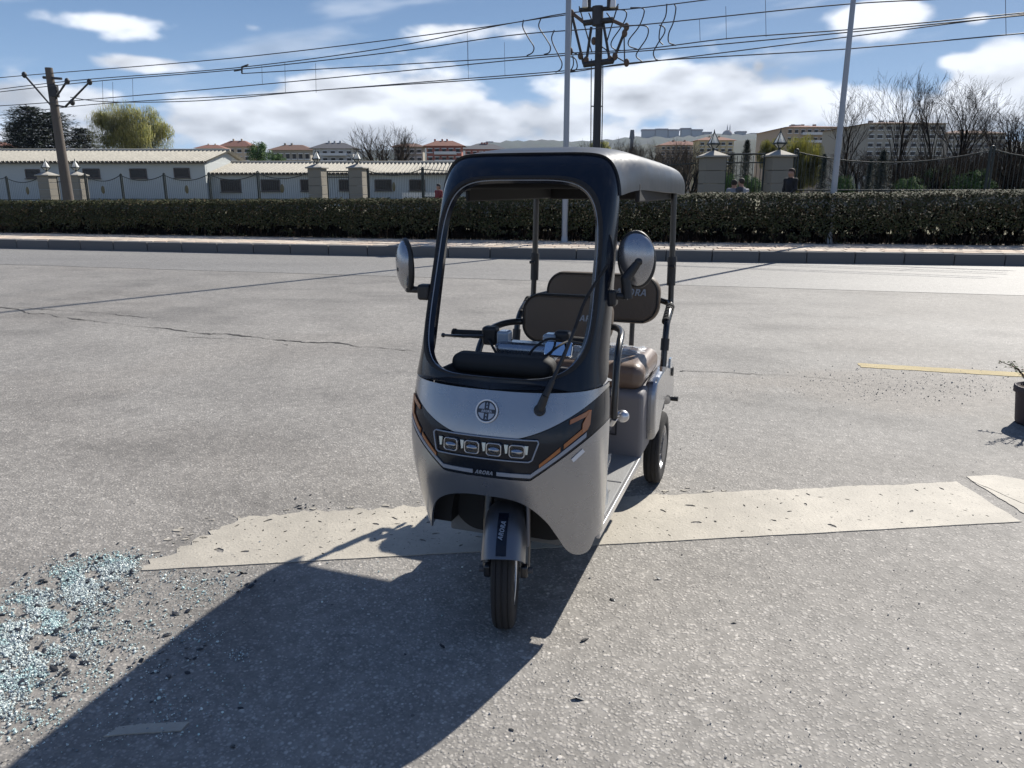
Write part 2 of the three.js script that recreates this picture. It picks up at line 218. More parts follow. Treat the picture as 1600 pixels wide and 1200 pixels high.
M.roof = phy(.022, .023, .026, .5, { clearcoat: .12, clearcoatRoughness: .3, roughnessMap: dustRough });
M.roofIn = std(.012, .012, .013, .8);
M.plastic = std(.018, .018, .019, .5); M.plasticMatt = std(.022, .021, .02, .75);
M.panel = phy(.010, .014, .022, .22, { specularIntensity: .4, clearcoat: .35, clearcoatRoughness: .08 });
M.steelBlack = phy(.012, .012, .013, .35, { clearcoat: .6, clearcoatRoughness: .2 });
M.rubber = std(.02, .019, .019, .85, { bumpMap: dustBump, bumpScale: .001 });
M.tyre = std(.026, .024, .023, .9, { bumpMap: dustBump, bumpScale: .0015 });
M.leather = phy(.105, .078, .056, .55, { bumpMap: dustBump, bumpScale: .0008 });
M.cushion = phy(.15, .098, .068, .5, { bumpMap: dustBump, bumpScale: .0008, clearcoat: .5, clearcoatRoughness: .25 });
M.grey = std(.19, .18, .185, .6); M.greyDark = std(.09, .088, .09, .6);
M.floor = std(.23, .23, .225, .7, { bumpMap: dustBump, bumpScale: .002 });
M.alloy = phy(.62, .62, .63, .3, { metalness: .9 }); M.chrome = phy(.8, .8, .82, .08, { metalness: 1 });
M.white = std(.72, .72, .72, .5); M.whiteLed = phy(.80, .82, .70, .35, { clearcoat: 1 });
M.orange = phy(.36, .115, .022, .4, { clearcoat: .8 }); M.lineGrey = phy(.27, .30, .35, .35, { clearcoat: .6 });
M.lens = phy(.9, .93, .95, .04, { transmission: 1, thickness: 0, ior: 1.45 }); M.reflector = phy(.35, .37, .40, .16, { metalness: 1 });
M.mirrorGlass = phy(.85, .87, .9, .03, { metalness: 1 }); M.film = phy(.92, .94, .95, .22, { transmission: .75, thickness: 0, ior: 1.4 });
M.reflect = phy(.30, .36, .42, .2, { clearcoat: 1 });

const trike = thing('electric_tricycle', 'silver and black roofed electric tricycle with empty windscreen frame on the asphalt', 'tricycle', V(-.068, 0, -2.60), -19.5 * Math.PI / 180);
const L = (u, v, w) => V(u, w, -v);                       // local: u across, v towards the rear, w up
// front shell surface: half-width, front line and wrap depth by height
function curve(tab) { return w => { if (w <= tab[0][0]) return tab[0][1]; for (let i = 0; i < tab.length - 1; i++) if (w <= tab[i + 1][0]) { const [a, p] = tab[i], [b, q] = tab[i + 1], t = (w - a) / (b - a), m0 = i ? (q - tab[i - 1][1]) / (b - tab[i - 1][0]) * (b - a) : q - p, m1 = i + 2 < tab.length ? (tab[i + 2][1] - p) / (tab[i + 2][0] - a) * (b - a) : q - p, t2 = t * t, t3 = t2 * t; return (2 * t3 - 3 * t2 + 1) * p + (t3 - 2 * t2 + t) * m0 + (-2 * t3 + 3 * t2) * q + (t3 - t2) * m1; } return tab[tab.length - 1][1]; }; }
const half = curve([[.2, .345], [.32, .358], [.5, .374], [.7, .382], [.85, .378], [1.0, .360], [1.3, .352], [1.58, .345], [1.68, .325], [1.76, .29]]);
const front = curve([[.2, .05], [.32, .0], [.5, -.055], [.62, -.085], [.75, -.085], [.92, -.03], [1.0, .0], [1.3, .13], [1.55, .24], [1.68, .32], [1.76, .42]]);
const wrap = curve([[.2, .24], [.5, .27], [.75, .28], [1.0, .24], [1.55, .16], [1.74, .12]]);
const EX = .80;
function shell(s, w, off = 0) { // s in -1..1
  const P = (s, w) => { const a = s * Math.PI / 2, h = half(w); return L(Math.sign(s) * h * Math.pow(Math.abs(Math.sin(a)), EX), front(w) + wrap(w) * (1 - Math.pow(Math.max(0, Math.cos(a)), EX)), w); };
  const p = P(s, w); if (!off) return p; const q = Math.min(.985, Math.max(-.985, s)), e = .004; const n = P(q + e, w).sub(P(q - e, w)).cross(P(q, w + .004).sub(P(q, w - .004))).normalize(); return p.addScaledVector(n, off); }
function sOf(u, w) { return Math.sign(u) * Math.asin(Math.min(1, Math.pow(Math.min(1, Math.abs(u) / half(w)), 1 / EX))) / (Math.PI / 2); }
// closed solid between two outlines A(t), B(t) in (s, w) on the shell
function skin(A, B, n, m, th, closed = false, off = 0) {
  const P = [], U = [], I = [], W = m + 1, S = 2 * W;
  for (let i = 0; i <= n; i++) { const a = A(i / n), b = B(i / n); for (const o of [off, off - th]) for (let j = 0; j <= m; j++) { const s = lerp(a[0], b[0], j / m), w = lerp(a[1], b[1], j / m), p = shell(s, w, o || 1e-6); P.push(p.x, p.y, p.z); U.push(p.x * 1.3, p.y * 1.3); } }
  const q = (a, b, c, d) => I.push(a, b, c, b, d, c);
  for (let i = 0; i < n; i++) { const r = i * S, t = r + S; for (let j = 0; j < m; j++) { q(r + j, t + j, r + j + 1, t + j + 1); q(r + W + j, r + W + j + 1, t + W + j, t + W + j + 1); } q(r, r + W, t, t + W); q(r + m, t + m, r + W + m, t + W + m); }
  if (!closed) for (const [r, f] of [[0, 0], [n * S, 1]]) for (let j = 0; j < m; j++) f ? q(r + j, r + W + j, r + j + 1, r + W + j + 1) : q(r + j, r + j + 1, r + W + j, r + W + j + 1);
  const g = new THREE.BufferGeometry(); g.setAttribute('position', new THREE.Float32BufferAttribute(P, 3)); g.setAttribute('uv', new THREE.Float32BufferAttribute(U, 2)); g.setIndex(I); return toCreasedNormals(g, .7);
}
const band = (lo, hi, n, m, th, s0 = -1, s1 = 1, off = 0) => skin(t => { const s = lerp(s0, s1, t); return [s, lo(s)]; }, t => { const s = lerp(s0, s1, t); return [s, hi(s)]; }, n, m, th, false, off);
const uAt = (s, w = .75) => half(w) * Math.pow(Math.abs(Math.sin(s * Math.PI / 2)), EX);
const archLine = curve([[0, .53], [.08, .526], [.15, .50], [.215, .435], [.255, .36], [.28, .305], [.305, .275], [.335, .264], [.356, .275], [.368, .32]]);
const archOf = s => archLine(uAt(s, .45) - (s < 0 ? .03 * sst(0, .4, -s) : -.008 * sst(0, .4, s)));
const panelLo = s => { const u = uAt(s); return .612 + .85 * Math.max(0, u - .165) * (u > .165 ? 1 : 0) * .95 + .0; };
const panelHi = s => { const u = uAt(s); return .745 + 1.05 * u * u; };
const hoodHi = s => .915 + .0 * s;
mesh('front_fairing', band(archOf, s => panelLo(s) - .003, 120, 14, .008), M.silver, trike);
mesh('hood', band(s => panelHi(s) + .003, hoodHi, 80, 10, .008), M.silver, trike);
const panel = mesh('headlight_panel', band(panelLo, panelHi, 90, 6, .008, -1, 1, -.002), M.panel, trike);
// windscreen frame: ring between the opening and the outline
const frameOuter = t => { const a = t * 2 * Math.PI - Math.PI / 2, c = Math.cos(a), s = Math.sin(a); const X = Math.sign(c) * Math.pow(Math.abs(c), s > 0 ? lerp(.22, .36, Math.min(1, s * 2)) : .22), Y = Math.sign(s) * Math.pow(Math.abs(s), s > 0 ? .46 : .10); const w = 1.30 + Y * (s > 0 ? .418 : .382); return [X * (s > .35 ? .992 : 1), w]; };
{
  const inner = t => { const a = t * 2 * Math.PI - Math.PI / 2, c = Math.cos(a), s = Math.sin(a), e = c > 0 || c < 0 ? .42 : .42; const X = Math.sign(c) * Math.pow(Math.abs(c), e), Y = Math.sign(s) * Math.pow(Math.abs(s), s > 0 ? .5 : .5); const w = 1.282 + Y * (s > 0 ? .350 : .325); return [sOf(X * lerp(.322, .306, (w - .95) / .65), w), w]; };
  const outer = frameOuter;
  mesh('windscreen_frame', skin(inner, outer, 160, 8, .03, true, .003), M.black, trike);
  { const pts = []; for (let i = 0; i < 120; i++) { const a = inner(i / 120); pts.push(shell(a[0], a[1], -.006)); } mesh('edge_trim', tube(pts, .0022, 5, 240, true), M.lineGrey, trike); }
  mesh('rubber_seal', skin(inner, t => { const a = inner(t), b = outer(t); return [lerp(a[0], b[0], .10), lerp(a[1], b[1], .10)]; }, 160, 1, .012, true, .008), M.rubber, trike);
}
// roof: crowned sheet growing out of the frame's top edge, with a turned-down rim
{
  const P = [], U = [], I = [], n = 44, m = 48;
  for (const th of [0, .02]) for (let i = 0; i <= n; i++) { const t = i / n, b = sst(0, .24, t), hw = lerp(.362, .410, Math.min(1, t * 1.6)) * (1 - .10 * Math.pow(Math.max(0, t - .92) / .08, 2)) - th, top = 1.772 - .045 * t - .09 * Math.pow(Math.max(0, t - .87) / .13, 2) - th, rim = lerp(1.60, 1.565, t);
    for (let j = 0; j <= m; j++) { const q = lerp(-1, 1, j / m), a = q * Math.PI / 2, c = Math.cos(a), s = Math.sin(a), x = Math.sign(s) * hw * Math.pow(Math.abs(s), .55), y = rim + (top - rim) * Math.pow(c, .5);
      const [fs, fw] = frameOuter(.5 - q * .185), f = shell(fs, fw, .012 - th * .9), v = lerp(-f.z, 1.90, t); P.push(lerp(f.x, x, b), lerp(f.y, y, Math.pow(b, .7)), -v); U.push(x, v); } }
  const W = m + 1, O = (n + 1) * W, q = (a, b, c, d) => I.push(a, b, c, b, d, c);
  for (let i = 0; i < n; i++) for (let j = 0; j < m; j++) { const a = i * W + j; q(a, a + 1, a + W, a + W + 1); q(O + a, O + a + W, O + a + 1, O + a + W + 1); }
  for (let i = 0; i < n; i++) for (const j of [0, m]) { const a = i * W + j; q(a, a + W, O + a, O + a + W); } for (let j = 0; j < m; j++) for (const i of [0, n]) { const a = i * W + j; q(a, O + a, a + 1, O + a + 1); }
  const g = new THREE.BufferGeometry(); g.setAttribute('position', new THREE.Float32BufferAttribute(P, 3)); g.setAttribute('uv', new THREE.Float32BufferAttribute(U, 2)); g.setIndex(I);
  const rf = mesh('roof', toCreasedNormals(g, .9), M.roof, trike);
  mesh('lining', rbox(.68, .03, 1.30, .012, 0, 1.612, -1.16), M.roofIn, rf);
  for (const s of [-1, 1]) mesh('valance', rbox(.02, .075, 1.14, .008, 0, 1.582, 0).rotateY(s * .022).translate(s * .352, 0, -1.23), M.roofIn, rf); mesh('valance', rbox(.70, .075, .02, .008, 0, 1.578, -1.80), M.roofIn, rf);
}
// shell sides behind the pillars, inner leg shield and wheel well
mesh('inner_panel', [bevelled((() => { const s = new THREE.Shape(); s.moveTo(-.30, .30); s.lineTo(.30, .30); s.lineTo(.335, .55); s.lineTo(.335, .90); s.lineTo(.22, .955); s.lineTo(-.22, .955); s.lineTo(-.335, .90); s.lineTo(-.335, .55); return s; })(), .03, .006).translate(0, 0, -.235)], M.greyDark, trike);
{ // wheel well liner: arched tunnel
  const s = new THREE.Shape(); s.moveTo(-.338, .30); s.quadraticCurveTo(-.33, .60, 0, .60); s.quadraticCurveTo(.33, .60, .338, .30); s.lineTo(.24, .30); s.quadraticCurveTo(.235, .575, 0, .575); s.quadraticCurveTo(-.235, .575, -.24, .30);
  mesh('wheel_well', [new THREE.ExtrudeGeometry(s, { depth: .07, bevelEnabled: false, curveSegments: 20 }).translate(0, 0, -.22), bevelled(rrect(.52, .38, .12), .012, .003).translate(0, .44, -.222)], M.plasticMatt, trike);
}
// headlight cluster on the panel: frame, four lamps, white fillers
function onShell(u, w, off) { const s = sOf(u, w), p = shell(s, w, off), q = shell(s, w, off + .02); return { p, n: q.sub(p).normalize() }; }
function place(o, u, w, off, roll = 0) { const { p, n } = onShell(u, w, off); o.position.copy(p); const y = V(0, 1, 0).addScaledVector(n, -n.y).normalize(), x = y.clone().cross(n); o.setRotationFromMatrix(new THREE.Matrix4().makeBasis(x, y, n)); if (roll) o.rotateZ(roll); return o; }
function patch(pts, off, th, mat, name, parent, seg = 24) { // ribbon on the shell: pts [u, w, halfheight]
  const f = t => { const k = t * (pts.length - 1), i = Math.min(pts.length - 2, Math.floor(k)), r = k - i; return [0, 1, 2].map(j => lerp(pts[i][j], pts[i + 1][j], r)); };
  return mesh(name, skin(t => { const [u, w, h] = f(t); return [sOf(u, w - h), w - h]; }, t => { const [u, w, h] = f(t); return [sOf(u, w + h), w + h]; }, seg * (pts.length - 1), 1, th, false, off), mat, parent);
}
{
  const hl = patch([[-.19, .722, .036], [.19, .722, .036]], .006, .006, M.panel, 'headlight_housing', panel, 30);
  const rim = t => { const k = [[-.176, .686], [.160, .686], [.172, .692], [.192, .752], [.188, .760], [-.188, .760], [-.196, .752], [-.184, .692], [-.176, .686]], q = t * 8, i = Math.min(7, Math.floor(q)), r = q - i; return [lerp(k[i][0], k[i + 1][0], r), lerp(k[i][1], k[i + 1][1], r)]; };
  const pts = []; for (let i = 0; i < 96; i++) { const [u, w] = rim(i / 96); pts.push(onShell(u, w, .012).p); } mesh('headlight_frame', tube(pts, .0028, 6, 192, true), M.lineGrey, panel);
  for (let i = 0; i < 4; i++) {
    const u = -.121 + i * .081, h = new THREE.Group(); h.name = 'headlight'; panel.add(h); place(h, u, .722, .0);
    mesh('reflector', [new THREE.SphereGeometry(.023, 20, 12, 0, 6.3, 0, 1.45).scale(1, .75, .5).rotateX(-Math.PI / 2).rotateY(Math.PI).translate(0, 0, .012)], M.reflector, h);
    const fr = rrect(.056, .046, .012); fr.holes.push(new THREE.Path(rrect(.049, .039, .010).getPoints(6).reverse())); mesh('bezel', bevelled(fr, .014, .0015).translate(0, 0, .012), M.alloy, h);
    mesh('lens', bevelled(rrect(.049, .039, .010), .005, .002).translate(0, 0, .016), M.lens, h);
    mesh('bulb', new THREE.SphereGeometry(.008, 12, 8).translate(0, 0, .011), M.white, h);
  }
  for (const u of [-.166, -.08, .002, .083, .152]) { const g = new THREE.Shape(); g.moveTo(-.007, .016); g.lineTo(.008, .016); g.lineTo(.005, -.014); g.lineTo(-.002, -.016); place(mesh('daylight_strip', bevelled(g, .006, .0015), M.whiteLed, panel), u, .726, .010); }
  for (const s of [-1, 1]) {
    patch([[s * .045, .628, .007], [s * .165, .629, .007], [s * .25, .697, .0075], [s * .335, .768, .008]], .003, .004, M.lineGrey, 'light_strip', panel);
    patch([[s * .195, .668, .0065], [s * .262, .728, .0075]], .003, .004, M.orange, 'turn_signal', panel);
    patch([[s * .272, .737, .008], [s * .338, .795, .009]], .003, .004, M.orange, 'turn_signal', panel);
    patch([[s * .322, .790, .018], [s * .336, .815, .03], [s * .342, .825, .024]], .004, .004, M.orange, 'turn_signal', panel);
    patch([[s * .285, .818, .0075], [s * .338, .842, .0085]], .003, .004, M.orange, 'turn_signal', panel);
  }
  place(mesh('lettering', textGeo('ARORA', .0145, .002, .35), M.lineGrey, panel), 0, .630, .004);
  place(mesh('sticker', new THREE.BoxGeometry(.055, .015, .001), M.white, trike), .315, .700, .002, .62);
}
{ // round emblem
  const cv = document.createElement('canvas'); cv.width = cv.height = 256; const c = cv.getContext('2d'); c.fillStyle = '#9aa3b0'; c.fillRect(0, 0, 256, 256); c.fillStyle = '#0b1020'; c.fillRect(98, 0, 60, 256); c.fillRect(0, 104, 256, 48); c.strokeStyle = '#0b1020'; c.lineWidth = 26; c.beginPath(); c.arc(128, 128, 118, 0, 7); c.stroke();
  c.fillStyle = '#aab3c0'; c.font = 'bold 40px sans-serif'; c.textAlign = 'center'; c.textBaseline = 'middle'; c.fillText('ARORA', 128, 129); c.save(); c.font = 'bold 36px sans-serif'; 'AR'.split('').forEach((l, i) => c.fillText(l, 128, 42 + i * 38)); 'RA'.split('').forEach((l, i) => c.fillText(l, 128, 178 + i * 38)); c.restore();
  const tx = new THREE.CanvasTexture(cv); tx.colorSpace = THREE.SRGBColorSpace; const em = place(mesh('emblem', new THREE.CylinderGeometry(.037, .037, .004, 40).rotateX(Math.PI / 2), [M.black, phy(1, 1, 1, .3, { map: tx, clearcoat: .6 }), M.black][1], trike), 0, .845, .003);
  em.geometry = (() => { const g = new THREE.CircleGeometry(.038, 40).translate(0, 0, .003); return merge([g, new THREE.CylinderGeometry(.038, .038, .006, 40, 1, true).rotateX(Math.PI / 2)]); })();
  mesh('ring', new THREE.TorusGeometry(.039, .0032, 8, 48).translate(0, 0, .002), M.white, em);
}
{ // wiper
  const w = new THREE.Group(); w.name = 'wiper'; trike.add(w); const a = onShell(.185, .86, .012).p, b = onShell(.215, .955, .03).p, c = onShell(.262, 1.12, .03).p, d = onShell(.325, 1.33, .03).p;
  mesh('pivot_cap', rod(onShell(.185, .86, -.004).p, onShell(.185, .86, .02).p, .022, .018, 20), M.plastic, w);
  mesh('arm', [rod(a, onShell(.198, .905, .026).p, .0165, .0135, 12), rod(onShell(.198, .905, .026).p, b, .0125, .0095, 10), rod(b, c, .007, .0055, 8)], M.plastic, w);
  mesh('blade', [tube([onShell(.232, 1.0, .016).p, onShell(.262, 1.12, .02).p, onShell(.285, 1.22, .018).p, d], .006, 6)], M.rubber, w);
}
{ // mirrors, seen from behind their housings
  for (const s of [-1, 1]) {
    const m = new THREE.Group(); m.name = 'mirror'; trike.add(m); const v0 = s > 0 ? .28 : .20, c = s > 0 ? L(.432, .335, 1.350) : L(-.432, .21, 1.312);
    mesh('bracket', [rbox(.05, .06, .05, .012, s * .352, 1.215, -v0), rod(L(s * .35, v0, 1.222), L(s * .415, v0, 1.222), .013, .013, 10)], M.plastic, m);
    const inner = new THREE.Group();
    const e = new THREE.SphereGeometry(1, 40, 24), p = e.attributes.position; for (let i = 0; i < p.count; i++) { const z = p.getZ(i); p.setXYZ(i, p.getX(i) * .066 * (1 + .12 * p.getY(i)), p.getY(i) * .098, z > 0 ? z * .040 : z * .012); } e.computeVertexNormals();
    const ry = s > 0 ? .10 : -.84;
    const hs = mesh('housing', e, M.silver, m); hs.position.copy(c); hs.rotation.set(.04, ry, s > 0 ? .10 : .05);
    const bz = mesh('bezel', new THREE.TorusGeometry(1, .12, 10, 48).scale(.062, .094, .09), M.plastic, m); bz.position.copy(c); bz.rotation.copy(hs.rotation);
    const gl = mesh('glass', new THREE.CircleGeometry(1, 40).scale(.058, .088, 1).rotateY(Math.PI).translate(0, 0, -.0145), M.mirrorGlass, m); gl.position.copy(c); gl.rotation.copy(hs.rotation);
    const k = c.clone().add(s > 0 ? V(.012, -.005, .030) : V(-.014, -.012, .026)), lo = L(s * .415, v0, 1.215);
    mesh('arm', s > 0 ? [rod(lo, L(.405, .285, 1.285), .018, .019, 12), rod(L(.405, .285, 1.285), k, .0195, .014, 12), new THREE.SphereGeometry(.0165, 14, 10).translate(k.x, k.y, k.z), new THREE.SphereGeometry(.0195, 14, 10).translate(.405, 1.285, -.285)] : [rod(lo, L(-.420, .195, 1.27), .016, .019, 12), rod(L(-.42, .195, 1.27), k, .019, .013, 12), new THREE.SphereGeometry(.014, 14, 10).translate(k.x, k.y, k.z)], M.plastic, m);
  }
}
// dashboard hood, handlebar, column, display
{
  const d = mesh('dashboard', rbox(.395, .075, .10, .034, -.012, .968, -.145, 5), M.plasticMatt, trike); 
  const h = new THREE.Group(); h.name = 'handlebar'; trike.add(h);
  mesh('column', rod(L(0, .22, .45), L(0, .37, .99), .035, .03, 14), M.greyDark, h);
  mesh('bar', tube([L(-.33, .40, 1.02), L(-.16, .37, 1.03), L(0, .36, 1.0), L(.16, .37, 1.03), L(.33, .40, 1.02)], .011, 8), M.steelBlack, h);
  for (const s of [-1, 1]) { mesh('grip', [rod(L(s * .19, .375, 1.028), L(s * .315, .398, 1.022), .017, .0155, 12), rod(L(s * .315, .398, 1.022), L(s * .325, .40, 1.022), .019, .019, 12)], M.rubber, h); mesh('switch_pod', rbox(.062, .075, .055, .014, s * .15, 1.028, -.372), M.plastic, h); mesh('brake_lever', [rod(L(s * .17, .34, 1.03), L(s * .25, .315, 1.028), .0075, .007, 8), rod(L(s * .25, .315, 1.028), L(s * .338, .33, 1.024), .0065, .0055, 8), new THREE.SphereGeometry(.0095, 10, 8).translate(s * .34, 1.024, -.33)], M.steelBlack, h); }
  mesh('handlebar_cover', [rbox(.23, .085, .10, .03, .0, .975, -.345)], M.silver, h);
  mesh('cover_end', [rbox(.05, .11, .06, .012, -.085, 1.0, -.355), rbox(.05, .11, .06, .012, .105, 1.0, -.355)], M.reflect, h);
  mesh('display', [bevelled(rrect(.11, .06, .012), .02, .004).rotateX(-.5).translate(.155, 1.005, -.30)], M.chrome, h);
  for (const c of [[L(.15, .36, 1.03), L(.12, .25, 1.05), L(.07, .2, 1.0), L(.05, .24, .9)], [L(.18, .36, 1.03), L(.17, .24, 1.03), L(.1, .22, .97)], [L(-.16, .36, 1.02), L(-.1, .28, .99), L(-.03, .27, .88)]]) mesh('cable', tube(c, .005, 6), M.rubber, h);
}
// front wheel, fork and mudguard
function tyreGeo(R, wd, blocks) { const p = [], h = wd / 2; const prof = [[R * .60, -h * .72], [R * .66, -h * .95], [R * .80, -h], [R * .91, -h * .93], [R * .965, -h * .78], [R * .985, -h * .55], [R * .972, -h * .53], [R * .972, -h * .47], [R * .995, -h * .45], [R, -h * .10], [R * .982, -h * .08], [R * .982, h * .08], [R, h * .10], [R * .995, h * .45], [R * .972, h * .47], [R * .972, h * .53], [R * .985, h * .55], [R * .965, h * .78], [R * .91, h * .93], [R * .80, h], [R * .66, h * .95], [R * .60, h * .72]]; for (const [r, y] of prof) p.push(new THREE.Vector2(r, y)); const g = new THREE.LatheGeometry(p, 56).rotateZ(Math.PI / 2); const list = [g];
  for (let i = 0; i < blocks; i++) for (const s of [-1, 1]) { const b = box(wd * .2, .006, R * .055, s * wd * .37, 0, 0); b.rotateX(0); b.rotateZ(-s * .42); b.translate(0, R * .985 - .001, 0); b.rotateX((i + (s > 0 ? .5 : 0)) / blocks * 2 * Math.PI); list.push(b); }
  return merge(list); }
function wheel(R, wd, name, parent) { const w = new THREE.Group(); w.name = name; parent.add(w); mesh('tyre', tyreGeo(R, wd, 44), M.tyre, w);
  const rp = [[R * .62, -wd * .36], [R * .60, -wd * .42], [R * .55, -wd * .36], [R * .54, 0], [R * .55, wd * .36], [R * .60, wd * .42], [R * .62, wd * .36]].map(a => new THREE.Vector2(...a)); const parts = [new THREE.LatheGeometry(rp, 40).rotateZ(Math.PI / 2), new THREE.CylinderGeometry(R * .2, R * .2, wd * .8, 20).rotateZ(Math.PI / 2)];
  for (let i = 0; i < 5; i++) { const s = rbox(wd * .34, R * .4, R * .16, .008, 0, R * .36, 0, 2); s.rotateX(i / 5 * 2 * Math.PI); parts.push(s); } mesh('rim', parts, M.alloy, w); mesh('brake_disc', new THREE.CylinderGeometry(R * .42, R * .42, .004, 28).rotateZ(Math.PI / 2).translate(-wd * .5, 0, 0), M.greyDark, w); return w; }
const FU = .048;
{
  const w = wheel(.215, .084, 'front_wheel', trike); w.position.set(FU, .215, 0); w.rotation.y = .27;
  const fk = new THREE.Group(); fk.name = 'fork'; fk.position.set(FU, 0, 0); fk.rotation.y = .27; trike.add(fk);
  for (const s of [-1, 1]) { mesh('fork_leg', [rod(V(s * .072, .20, -.01), V(s * .072, .56, -.13), .017, .02, 12), rbox(.03, .05, .05, .01, s * .068, .215, 0)], M.steelBlack, fk); mesh('axle_nut', rod(V(s * .05, .215, 0), V(s * .10, .215, 0), .012, .012, 8), M.greyDark, fk); }
  mesh('crown', rbox(.19, .05, .07, .015, 0, .56, -.13), M.plastic, fk);
  const P = [], I = [], U = [], n = 22, m = 18; for (const th of [0, .006]) for (let i = 0; i <= n; i++) { const a = lerp(.20, 2.35, i / n); const Rm = .258 - th; for (let j = 0; j <= m; j++) { const q = lerp(-1, 1, j / m), x = q * (.080 - th), drop = .055 * Math.pow(Math.abs(q), 3.4) + (Math.abs(q) > .93 ? .03 * (1 + .6 * Math.sin(a)) : 0); const R = Rm - drop; P.push(x, .215 + R * Math.sin(a + .42), R * Math.cos(a + .42)); U.push(x, i / n); } }
  const W = m + 1, O = (n + 1) * W, q = (a, b, c, d) => I.push(a, b, c, b, d, c); for (let i = 0; i < n; i++) for (let j = 0; j < m; j++) { const a = i * W + j; q(a, a + 1, a + W, a + W + 1); q(O + a, O + a + W, O + a + 1, O + a + W + 1); } for (let i = 0; i < n; i++) for (const j of [0, m]) { const a = i * W + j; q(a, a + W, O + a, O + a + W); } for (let j = 0; j < m; j++) for (const i of [0, n]) { const a = i * W + j; q(a, O + a, a + 1, O + a + 1); }
  const g = new THREE.BufferGeometry(); g.setAttribute('position', new THREE.Float32BufferAttribute(P, 3)); g.setAttribute('uv', new THREE.Float32BufferAttribute(U, 2)); g.setIndex(I); const fd = mesh('mudguard', toCreasedNormals(g, .7), M.guard, fk);
  const sp = [], si = [], r0 = .2605; for (let i = 0; i <= 12; i++) { const a = lerp(.66, 1.35, i / 12); for (const x of [-.02, .016]) sp.push(x, .215 + r0 * Math.sin(a), r0 * Math.cos(a)); if (i < 12) { const k = 2 * i; si.push(k, k + 1, k + 2, k + 1, k + 3, k + 2); } } const sg = new THREE.BufferGeometry(); sg.setAttribute('position', new THREE.Float32BufferAttribute(sp, 3)); sg.setIndex(si); sg.computeVertexNormals(); mesh('stripe', sg, M.black, fd);
  const tx = textGeo('ARORA', .017, .001, .2); tx.rotateZ(Math.PI / 2 - .12); const aa = 1.02; tx.rotateX(-aa); tx.translate(-.003, .215 + .263 * Math.sin(aa), .263 * Math.cos(aa)); mesh('lettering', tx, M.lineGrey, fd);
  mesh('side_plate', [rbox(.012, .19, .07, .005, .083, .415, .04).rotateX(-.12)], M.grey, fd);
}
